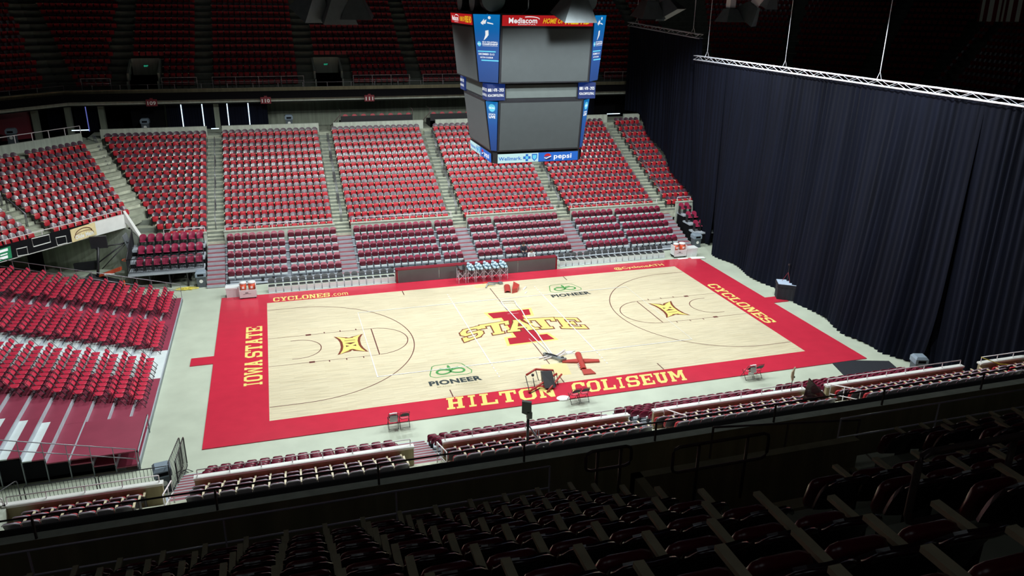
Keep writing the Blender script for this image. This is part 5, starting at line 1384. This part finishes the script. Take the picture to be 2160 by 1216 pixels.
m = MB('padred'); m.hexa([(-.35,-.28,0),(.3,-.33,0),(.22,.22,0),(-.25,.3,0)],[(-.35,-.28,.07),(.3,-.33,.07),(.22,.22,.07),(-.25,.3,.07)]); tag(obj('flat_pad', m, None, (1.62,-6.85,0), .0), 'small flat pink-red pad beside the cross-shaped pad', 'pad')
pad_half(1.05,6.05,-.25,.42,1.25,'upright-looking red post pad near the ball carts', False)
m = MB('padred'); m.hexa([(-.2,-.7,.0),(.18,-.5,.0),(.42,.15,.0),(.1,.7,.0)],[(-.2,-.7,.3),(.18,-.5,.28),(.42,.15,.3),(.1,.7,.34)]); tag(obj('wedge_pad', m, None, (1.45,5.95,0), -.15), 'red folded pad leaning beside the post pad near the ball carts', 'pad')
m = MB('signwhite'); m.tube([(0,0,.03),(.35,.45,.05)], .05); m.tube([(-.1,-.7,.02),(.1,-.45,.03)], .04); tag(obj('white_strap', m, None, (2.05,5.7,0)), 'short white strap beside the red pads near the ball carts', 'strap')
t = thing('folding_stand', 'small grey a-shaped metal stand on the far floor plate', 'stand', (.2,7.05,0))
m = MB('greymetal'); m.tube([(-.45,-.35,.05),(-.1,.35,.12),(.75,.2,.08)], .05); m.tube([(-.28,.0,.1),(.3,.0,.1)], .04); m.box(.6,.85,.05,.35,.02,.14); obj('leg_frame', m, t)
m = MB('orange'); m.tube([(-.45,.55,.03),(.15,.62,.03)], .03); m.tube([(-.3,.7,.03),(-.05,.45,.03)], .03); obj('orange_strap', m, t)
# referee stand lying by the sideline
t = thing('referee_stand', 'red and black padded referee stand folded over on the near sideline', 'referee stand', (-1.1,-7.7,0))
K = .62
m = MB('blackmetal','padred')
m.hexa([(-.1,.1,.15),(.45,.0,.15),(.45,-.5,.1),(-.1,-.45,.1)],[(-.1,.35,.68),(.45,.25,.68),(.45,.12,.68),(-.1,.2,.68)], 0); obj('back_pad', m, t)
m = MB('padred')
for a, b in (((-1.0,-.55,.12),(.75,.25,.75)),((-.1,-.75,.08),(1.05,.35,.55)),((-.8,.5,.75),(-.25,.65,1.05)),((-.25,.65,1.05),(.6,.35,1.0))): m.tube([(a[0],a[1],a[2]*K),(b[0],b[1],b[2]*K)], .055)
obj('padded_rail', m, t)
m = MB('blackmetal')
for a, b in (((-.85,.45,.75),(-.95,-.6,.0)),((-.25,.65,1.0),(-.2,.3,.3)),((.6,.35,1.0),(.55,-.2,.0)),((-.95,-.6,.02),(-.3,-.2,.02)),((-.5,.3,.6),(-.5,.0,0)),((.75,.25,.7),(.7,-.1,0))): m.tube([(a[0],a[1],a[2]*K),(b[0],b[1],b[2]*K)], .022)
obj('ladder_frame', m, t)
m = MB('blackmetal'); m.ball((-.5,.35,.5), .08, 0, 8, 6); obj('crank', m, t)

# ---- skirted table by the curtain
t = thing('skirted_table', 'small high table with black pleated skirt and pale top in front of the curtain', 'table', (18.25,-.15,FZ))
cor = [(-.62,-.0),(.45,-.72),(.85,.35),(-.2,.85)]
m = MB('tabletop'); m.prism(cor, 1.06, 1.10); obj('tabletop', m, t)
m = MB('skirt'); P = []
per = []
for a, b in zip(cor, cor[1:]+cor[:1]):
    for i in range(14): per.append(Vector(a).lerp(Vector(b), i/14))
per.append(per[0])
for z in (0,.3,.7,.93,1.07):
    P.append([(p.x*(1+.03*math.sin(i*1.9)), p.y*(1+.03*math.sin(i*1.9)), z) for i, p in enumerate(per)])
m.slab(P, .012); obj('skirt', m, t)
m = MB('skirt')
P = [[(p.x*(1.05+.03*math.cos(i*2.2)), p.y*(1.05+.03*math.cos(i*2.2)), z) for i, p in enumerate(per)] for z in (.86+.0,1.075)]
m.slab(P, .012); obj('skirt_valance', m, t)
t = thing('camera_tripod', 'thin dark tripod mast standing on the skirted table', 'tripod', (18.45,.1,1.06))
m = MB('blackmetal'); m.tube([(0,0,.1),(0,0,1.15)], .02, 0, 5); obj('mast', m, t)
for q in range(3):
    m = MB('boardred'); a = 2*PI*q/3+.4; m.tube([(0,0,.65),(.32*math.cos(a),.32*math.sin(a),0)], .014, 0, 4); obj('leg', m, t)
m = MB('blackmetal'); m.box(-.05,.05,-.06,.06,1.12,1.22); obj('camera_head', m, t)
t = thing('equipment_rack', 'dark open rack of loose gear beside the skirted table', 'rack', (19.05,-.35,FZ))
m = MB('blackmetal')
for x in (-.2,.2):
    for y in (-.25,.25): m.tube([(x,y,0),(x,y,.85)], .015)
for z in (.15,.5,.84): m.box(-.22,.22,-.27,.27,z,z+.02)
obj('frame', m, t)
m = MB('armtan','blackplastic'); m.ball((0,0,.6), .1, 0, 8, 5); m.box(-.15,.1,-.2,.1,.17,.35,1); m.ball((.05,.1,.25), .08, 0, 8, 5); obj('gear_bundle', m, t)

# ---- stowed basketball hoop in the corner
t = thing('basketball_goal', 'folded portable basketball goal with black base stowed by the corner tunnel', 'basketball goal', (-23.9,13.2,FZ))
m = MB('blackplastic'); m.hexa([(-2.2,-.6,0),(.3,-.9,0),(.6,.6,0),(-1.6,.9,0)],[(-1.9,-.4,.75),(-.0,-.7,.45),(.2,.3,.5),(-1.5,.6,.95)]); obj('base', m, t)
m = MB('blackmetal'); m.tube([(-1.0,.3,.7),(-.75,.9,2.9)], .09); m.tube([(-.9,.6,1.6),(.9,1.2,2.8)], .045); m.tube([(-.8,.8,2.6),(1.0,1.2,2.7)], .045); m.tube([(-.7,.5,1.2),(.9,1.2,2.7)], .03); m.tube([(-.8,.85,2.3),(-1.2,.9,3.0)], .05); obj('support_arm', m, t)
m = MB('board','blackmetal'); m.hexa([(-2.5,1.2,.95),(-1.0,.6,1.15),(-.95,.7,1.18),(-2.45,1.3,.98)],[(-2.55,1.3,1.45),(-1.05,.75,1.7),(-1.0,.85,1.72),(-2.5,1.4,1.47)],1); obj('shot_clock', m, t)
m = MB('blackmetal'); m.box(-1.2,-.2,.75,.95,2.55,3.35); obj('display_box', m, t)
m = MB('galv'); m.hexa([(.95,1.0,2.1),(1.05,1.9,2.1),(1.1,1.9,2.1),(1.0,1.0,2.1)],[(.7,1.0,3.2),(.8,1.9,3.2),(.85,1.9,3.2),(.75,1.0,3.2)]); obj('backboard', m, t)
m = MB('orange','signwhite'); m.hexa([(-.9,.2,.75),(.5,-.2,1.2),(.55,.1,1.2),(-.85,.5,.75)],[(-.9,.2,.87),(.5,-.2,1.42),(.55,.1,1.42),(-.85,.5,.87)],0); m.box(-.5,.1,-.15,.2,.98,1.02,1); obj('padding', m, t, label='orange and white padding strip')
m = MB('orange','railwhite'); k = 16
m.tube([(.75+.23*math.cos(2*PI*i/k),.7+.23*math.sin(2*PI*i/k),1.65) for i in range(k)], .02, 0, 5, True); obj('rim', m, t)
m = MB('orange','signwhite'); m.lathe([(.22,0),(.2,.03),(.05,.6),(.02,.75)], 0,0,12, 1); m.box(-.24,.24,-.24,.24,0,.03,1)
tag(obj('traffic_cone', m, None, (-26.1,12.0,FZ)), 'white cone-shaped marker behind the riser chairs', 'cone')
m = MB('yellow')
rnd = random.Random(4)
for q in range(7):
    m.tube([(rnd.uniform(-.5,.5)+.35*math.cos(a*.9+q), rnd.uniform(-.1,.1)+.22*math.sin(a*.9+q), .02+.01*q) for a in range(8)], .016, 0, 4)
tag(obj('coiled_cable', m, None, (-19.4,11.7,FZ)), 'loose heap of yellow cable on the floor by the corner bin', 'cable')
m = MB('orange','signwhite'); m.lathe([(.06,0),(.3,.1),(.36,.4),(.3,.7),(.06,.8)], 0,0,16,0,True,.22,1); tag(obj('rolled_banner', m, None, (-23.15,12.2,FZ+.0), .2), 'orange and white disc leaning at the corner platform end', 'disc')

# ---- crowd barriers
def barrier(x, y, rz, L, lab, h=1.1):
    t = thing('crowd_barrier', lab, 'barrier', (x, y, FZ), rz, 'black steel barriers')
    m = MB('blackmetal'); c = .1
    m.tube([(c,0,h),(L-c,0,h),(L-.03,0,h-.03),(L,0,h-c),(L,0,.25),(L-.03,0,.18),(L-c,0,.15),(c,0,.15),(.03,0,.18),(0,0,.25),(0,0,h-c),(.03,0,h-.03)], .022, 0, 6, True); obj('outer_frame', m, t)
    m = MB('blackmetal'); n = int(L/.13)
    for i in range(1, n): m.tube([(L*i/n,0,.15),(L*i/n,0,h)], .009, 0, 4)
    obj('bars', m, t)
    m = MB('blackmetal')
    for q in (.3, L-.3): m.tube([(q,-.25,.0),(q,0,.15),(q,.25,.0)], .018, 0, 4)
    obj('feet', m, t)
barrier(-23.0,-12.05,0,2.4,'black steel crowd barrier, middle one of the line behind the near wall')
barrier(-20.5,-12.05,0,2.5,'black steel crowd barrier ending at the dark litter bin')
for i, (x, y, a) in enumerate(((-24.2,-12.9,1.0),(-24.9,-13.3,1.0),(-25.6,-13.8,1.0),(-26.4,-14.2,1.0))): barrier(x, y, a, 1.6, 'black steel crowd barrier standing crosswise, %s beyond the middle barrier' % ORD[i])
barrier(-17.95,-12.5,1.45,1.9,'tall black steel barrier end on beside the maroon stairs', 1.5)
barrier(-17.7,-12.5,1.5,1.9,'tall black steel barrier end on next to the courtside floor', 1.5)
for j in range(9): CP.put((-21.8+.46*j, -14.6, .9), PI, 'maroon chair top showing over the near wall by the barriers, %s along' % ORD[j], 'chairs by the barriers')
m = MB('telegrey'); m.box(-22.2,-17.8,-15.8,-13.9,.78,.9); m.box(-22.2,-17.8,-15.8,-13.95,FZ,.78); tag(obj('corner_platform', m), 'low grey platform between the near wall and the barriers', 'platform')
# handrails on near aisles
for x, lab in ((-17.3,'by the barriers'),(-8.25,'past the towel chairs'),(8.9,'past the dark angled panel'),(1.0,'past the monitor stand')):
    t = thing('stair_rail', 'pale handrail at the top of the near bowl stairs ' + lab, 'handrail', (x,-16.2,2.0)); m = MB('railwhite')
    m.tube([(0,.1,0),(0,.1,.9),(0,-1.6,1.5),(0,-1.6,.75)], .025); m.tube([(0,.1,.45),(0,-1.6,1.05)], .02); m.tube([(0,-.7,.3),(0,-.7,1.2)], .02); obj('rail_section', m, t)

# ---- monitor stand and angled panel in the near bowl
t = thing('monitor_stand', 'black tilted monitor on a tall post with a brace in the near bowl', 'monitor', (-5.35,-17.9,2.7))
m = MB('blackmetal'); m.tube([(0,0,0),(0,0,1.85)], .05); m.box(-.1,.1,-.1,.1,0,.3); obj('post', m, t)
m = MB('railgrey'); m.tube([(0,.1,1.5),(.85,-.35,.1)], .03); m.tube([(.42,.3,.1),(.42,.3,1.0)], .02); m.tube([(.52,.3,.1),(.52,.3,1.0)], .02); obj('brace', m, t)
m = MB('blackplastic','board'); m.hexa([(-.22,.05,1.95),(.08,-.12,1.85),(.12,0,1.85),(-.18,.17,1.95)],[(-.22,.05,2.4),(.08,-.12,2.4),(.12,0,2.4),(-.18,.17,2.4)]); m.box(-.05,.12,-.1,.05,1.75,2.0); obj('monitor', m, t)
t = thing('angled_panel', 'dark see-through triangular panel standing in the near bowl', 'panel', (6.2,-17.6,2.7))
def glassdark():
    m, nt, b = _new('dark_glass'); b.inputs['Base Color'].default_value = (.05,.025,.02,1); b.inputs['Alpha'].default_value = .82; b.inputs['Roughness'].default_value = .15; return m
M['darkglass'] = glassdark()
m = MB('darkglass'); m.add([(0,0,0),(1.75,0,.1),(.25,0,1.55),(0,.02,0),(1.75,.02,.1),(.25,.02,1.55)],[(0,1,2),(3,4,5),(0,1,4,3),(1,2,5,4),(2,0,3,5)]); obj('pane', m, t)
m = MB('raildark'); m.tube([(.25,0,1.55),(1.75,0,.1)], .025, 0, 4); obj('edge', m, t)
m = MB('armtan','blackmetal'); P = [[(.07*math.sin(PI*i/6)*(1 if j else .2),0+.05*j,.6*i/6) for i in range(7)] for j in range(2)]
m.slab([[(-.02,.0,.0),(-.09,.0,.2),(-.09,.0,.42),(.02,.0,.62)],[(.06,.03,.0),(.06,.03,.2),(.05,.03,.42),(.07,.03,.62)]], .04); m.ball((.1,.03,.14), .05, 1, 8, 5)
m.tube([(.02,0,-.6),(.02,0,.02)], .02, 1, 4)
tag(obj('tan_marker', m, None, (6.95,-16.0,3.3)), 'small tan curved marker standing above the near wall', 'marker')
m = MB('yellow'); m.tube([(17.2,-15.9,3.05),(18.0,-16.2,2.75),(19.2,-16.4,2.6)], .02, 0, 4); m.add([(20.2,-15.9,2.6),(20.6,-15.9,2.6),(20.5,-15.85,3.3),(20.4,-15.9,3.9)],[(0,1,2,3)]); m.tube([(20.3,-15.9,2.6),(20.45,-15.9,3.9)], .03)
tag(obj('caution_tape', m), 'yellow tape strung at the near wall by the curtain gap', 'tape')
m = MB('skirt'); m.prism([(14.9,-8.95),(18.0,-9.9),(17.6,-11.5),(14.2,-11.6)][::-1], FZ+.001, FZ+.03); tag(obj('floor_mat', m), 'dark blue grey mat on the floor at the foot of the curtain', 'mat')

# ---- people behind the scorer board
def skinned(name, joints, edges, radii, mname, parent=None, sub=2):
    me = bpy.data.meshes.new(name); me.from_pydata(joints, edges, []); me.update()
    o = bpy.data.objects.new(name, me); COL.objects.link(o); me.materials.append(M[mname])
    md = o.modifiers.new('skin','SKIN'); md.use_smooth_shade = True
    for i, r in enumerate(radii):
        rr = r if isinstance(r, tuple) else (r, r); me.skin_vertices[0].data[i].radius = rr
    me.skin_vertices[0].data[0].use_root = True
    s = o.modifiers.new('sub','SUBSURF'); s.levels = sub; s.render_levels = sub
    if parent: o.parent = parent
    return o
def person(x, y, z, rz, lab, shirt, lean=0.):
    t = thing('person', lab, 'person', (x, y, z), rz)
    J = [(0,0,.45),(0,0,.62),(0,-.02,.82),(0,-.03,.93),(0,-.05,1.0),(0,-.06,1.12),      # pelvis, waist, chest, neck base, neck, head
         (.17,-.03,.90),(.24,-.12,.66),(.12,-.32,.58),(.05,-.40,.58),(-.17,-.03,.90),(-.24,-.12,.66),(-.12,-.32,.58),(-.05,-.40,.58),
         (.10,-.1,.45),(.12,-.45,.46),(.12,-.48,.08),(.12,-.60,.03),(-.10,-.1,.45),(-.12,-.45,.46),(-.12,-.48,.08),(-.12,-.60,.03)]
    E_ = [(0,1),(1,2),(2,3),(3,4),(4,5),(3,6),(6,7),(7,8),(8,9),(3,10),(10,11),(11,12),(12,13),(0,14),(14,15),(15,16),(16,17),(0,18),(18,19),(19,20),(20,21)]
    R_ = [(.15,.11),(.13,.10),(.16,.11),(.09,.08),.055,.10,.065,.05,.04,.035,.065,.05,.04,.035,.09,.07,.05,.04,.09,.07,.05,.04]
    skinned('body', J, E_, R_, 'skin', t)
    SJ = [(0,0,.47),(0,0,.62),(0,-.02,.82),(0,-.03,.94),(.18,-.03,.90),(.25,-.12,.66),(.15,-.27,.60),(-.18,-.03,.90),(-.25,-.12,.66),(-.15,-.27,.60)]
    SE = [(0,1),(1,2),(2,3),(2,4),(4,5),(5,6),(2,7),(7,8),(8,9)]
    skinned('shirt', SJ, SE, [(.17,.13),(.16,.13),(.19,.14),(.09,.09),.085,.07,.055,.085,.07,.055], shirt, t)
    TJ = [(0,0,.45),(.10,-.12,.46),(.12,-.45,.46),(.12,-.48,.12),(-.10,-.12,.46),(-.12,-.45,.46),(-.12,-.48,.12)]
    skinned('trousers', TJ, [(0,1),(1,2),(2,3),(0,4),(4,5),(5,6)], [(.16,.12),.10,.08,.065,.10,.08,.065], 'shirtd', t)
    h = MB('hair','skin'); h.ball((0,-.04,1.15), .108, 0, 12, 8, 1, 1.05, .95); h.ball((0,-.165,1.10), .014, 1, 6, 4); h.ball((.098,-.06,1.1), .02, 1, 6, 4, .5); h.ball((-.098,-.06,1.1), .02, 1, 6, 4, .5); obj('hair', h, t)
    e = MB('signwhite','hair','tele')
    for s in (-.035,.035): e.ball((s,-.150,1.115), .013, 0, 6, 4); e.ball((s,-.161,1.115), .006, 1, 6, 4)
    e.tube([(-.03,-.153,1.065),(0,-.158,1.06),(.03,-.153,1.065)], .006, 2, 4); obj('face', e, t)
person(4.25,10.75,FZ+.02,0,'seated person in a white top behind the scorer board', 'shirtw')
person(4.05,12.0,.12,0,'person in dark clothes sitting behind the one in white', 'shirtd')
for (x, y, z) in ((4.25,10.8,FZ),):
    m = MB('seatframe'); m.box(-.22,.22,-.2,.2,.36,.40)
    for a in (-.2,.2):
        for b in (-.18,.18): m.tube([(a,b,0),(a,b,.38)], .015, 0, 4)
    tag(obj('stool', m, None, (x,y,z)), 'plain dark stool under the seated person in white', 'stool')

# ================================================================== OVERHEAD FIXTURES
def floodlight(x, y, z, yaw, pitch, s, lab, lamp=True):
    t = thing('floodlight', lab, 'floodlight', (x, y, z)); t.rotation_euler = (pitch, 0, yaw)
    m = MB('galv','e_lamp'); a = .28*s; b = .62*s; h = .75*s
    T = [(-a,-a,0),(a,-a,0),(a,a,0),(-a,a,0)]; B = [(-b,-b,-h),(b,-b,-h),(b,b,-h),(-b,b,-h)]
    m.add(T+B, [(0,1,2,3),(0,1,5,4),(1,2,6,5),(2,3,7,6),(3,0,4,7)], 0)
    T2 = [(p[0]*.93,p[1]*.93,-.03) for p in T]; B2 = [(p[0]*.96,p[1]*.96,-h+.0) for p in B]
    m.add(T2+B2, [(0,1,2,3),(0,1,5,4),(1,2,6,5),(2,3,7,6),(3,0,4,7)], 0)
    obj('housing', m, t)
    m = MB('railwhite'); m.box(-a*.7,a*.7,-a*.7,a*.7,.0,.5*s); m.tube([(0,0,.5*s),(0,0,1.0*s)], .04); obj('ballast', m, t)
    c = MB('steel'); c.tube([(0,0,0),(0,0,29.9-z-.3)], .03, 0, 5)
    o = obj('hanger_rod', c, t); o.rotation_euler = (-pitch, 0, 0); o.location = (0,0,.6*s)
HL = [(665,4,0,1.25,.5,.5,'outermost of the cluster above the 111 sign'),(712,6,0,1.35,.15,.35,'middle one of the cluster above the 111 sign'),(752,8,0,1.2,-.2,.1,'scoreboard side of the cluster above the 111 sign'),
 (1370,12,0,1.15,.05,.1,'just past the scoreboard'),(1402,12,0,1.1,.75,-.5,'tilted, beside the one just past the scoreboard'),(1540,28,0,.95,.1,.0,'narrow one above the curtain truss'),(1590,20,0,1.2,.8,.6,'large tilted one above the curtain truss'),(1625,-12,0,1.1,.5,.5,'cut by the frame top above the curtain truss'),
 (1216,2,-5,1.35,.1,.25,'hanging in front of the scoreboard banner')]
for (px, py, Y, s, yaw, pit, lab) in HL:
    d = ((px-1080)/FPX, (608-py)/FPX, -1.); w_ = [sum(ROT[i][j]*d[i] for i in range(3)) for j in range(3)]; t_ = (Y-CAMP.y)/w_[1]
    floodlight(CAMP.x+w_[0]*t_, Y, CAMP.z+w_[2]*t_+.25, yaw, pit, s, 'grey square floodlight hood, ' + lab)
# flag
fl = thing('hanging_flag', 'large striped flag hanging high above the curtain end', 'flag', (31.3,0,17.3))
m = MB('signwhite','boardred')
for i in range(13):
    P = [[(-1.75+3.5*(i+f)/13, .12*math.sin((i+f)*.9)+.05*math.sin(z), z) for z in (0,1.5,3,5)] for f in (0,.5,1.)]
    m.slab(P, .01, 1 if i % 2 == 0 else 0)
obj('flag_cloth', m, fl)
m = MB('steel'); m.tube([(-1.8,0,5),(1.8,0,5)], .04); m.tube([(-1.8,0,5),(-1.8,0,12.5)], .02); m.tube([(1.8,0,5),(1.8,0,12.5)], .02); obj('flag_bar', m, fl)

# ================================================================== LIGHT
def spot(x, y, z, tx, ty, tz, e, size=1.9, blend=.6, col=(.93,1.,.98), r=.35):
    l = bpy.data.lights.new('court_light', 'SPOT'); l.energy = e; l.spot_size = size; l.spot_blend = blend; l.color = col; l.shadow_soft_size = r
    o = bpy.data.objects.new('court_light', l); COL.objects.link(o); o.location = (x,y,z)
    d = Vector((tx-x,ty-y,tz-z)); o.rotation_euler = d.to_track_quat('-Z','Y').to_euler()
for x, y in ((-15,-7),(-8,-7.5),(0,-9.5),(8,-7.5),(15,-7),(-15,7),(-8,7.5),(0,9.5),(8,7.5),(15,7)): spot(x, y, LH, x, y, 0, LPOW, LSZ, LBL)
for x in (-12,-4,4,12): spot(x, 3, LH, x, 16, 0, LPOW*.2, 1.7, .6)
for (x, y) in ((-22,-36),(-14,-39),(-14,36),(8,36),(-36,10),(30,34)):
    l = bpy.data.lights.new('balcony_fill_light', 'AREA'); l.energy = FILL*(.3 if y < 0 else .35); l.size = 5; l.color = (.85,.95,1.)  # added fill lamps, no visible fixture, lifting the dark balcony seats
    o = bpy.data.objects.new('balcony_fill_light', l); COL.objects.link(o); o.location = (x,y,28.5)
w = bpy.data.worlds.new('w'); bpy.context.scene.world = w; w.use_nodes = True
w.node_tree.nodes['Background'].inputs[0].default_value = (.3,.4,.6,1); w.node_tree.nodes['Background'].inputs[1].default_value = .0

# ================================================================== CAMERA
cam = bpy.data.cameras.new('camera'); co = bpy.data.objects.new('camera', cam); COL.objects.link(co)
cam.sensor_fit = 'HORIZONTAL'; cam.sensor_width = 36; cam.lens = FPX/2160*36; cam.clip_end = 300; cam.clip_start = .05
mw = Matrix(((ROT[0][0],ROT[1][0],ROT[2][0],CAMP.x),(ROT[0][1],ROT[1][1],ROT[2][1],CAMP.y),(ROT[0][2],ROT[1][2],ROT[2][2],CAMP.z),(0,0,0,1)))
co.matrix_world = mw
S = bpy.context.scene; S.camera = co
S.view_settings.view_transform = 'Standard'; S.view_settings.look = 'None'; S.view_settings.gamma = 1; S.view_settings.exposure = EXPO
S.cycles.max_bounces = 6; S.cycles.diffuse_bounces = 3; S.cycles.glossy_bounces = 3; S.cycles.use_denoising = True
S.cycles.sample_clamp_indirect = 4
print('things', len([o for o in bpy.data.objects if not o.parent]), 'all', len(bpy.data.objects), 'near/far seats', nind, bind)
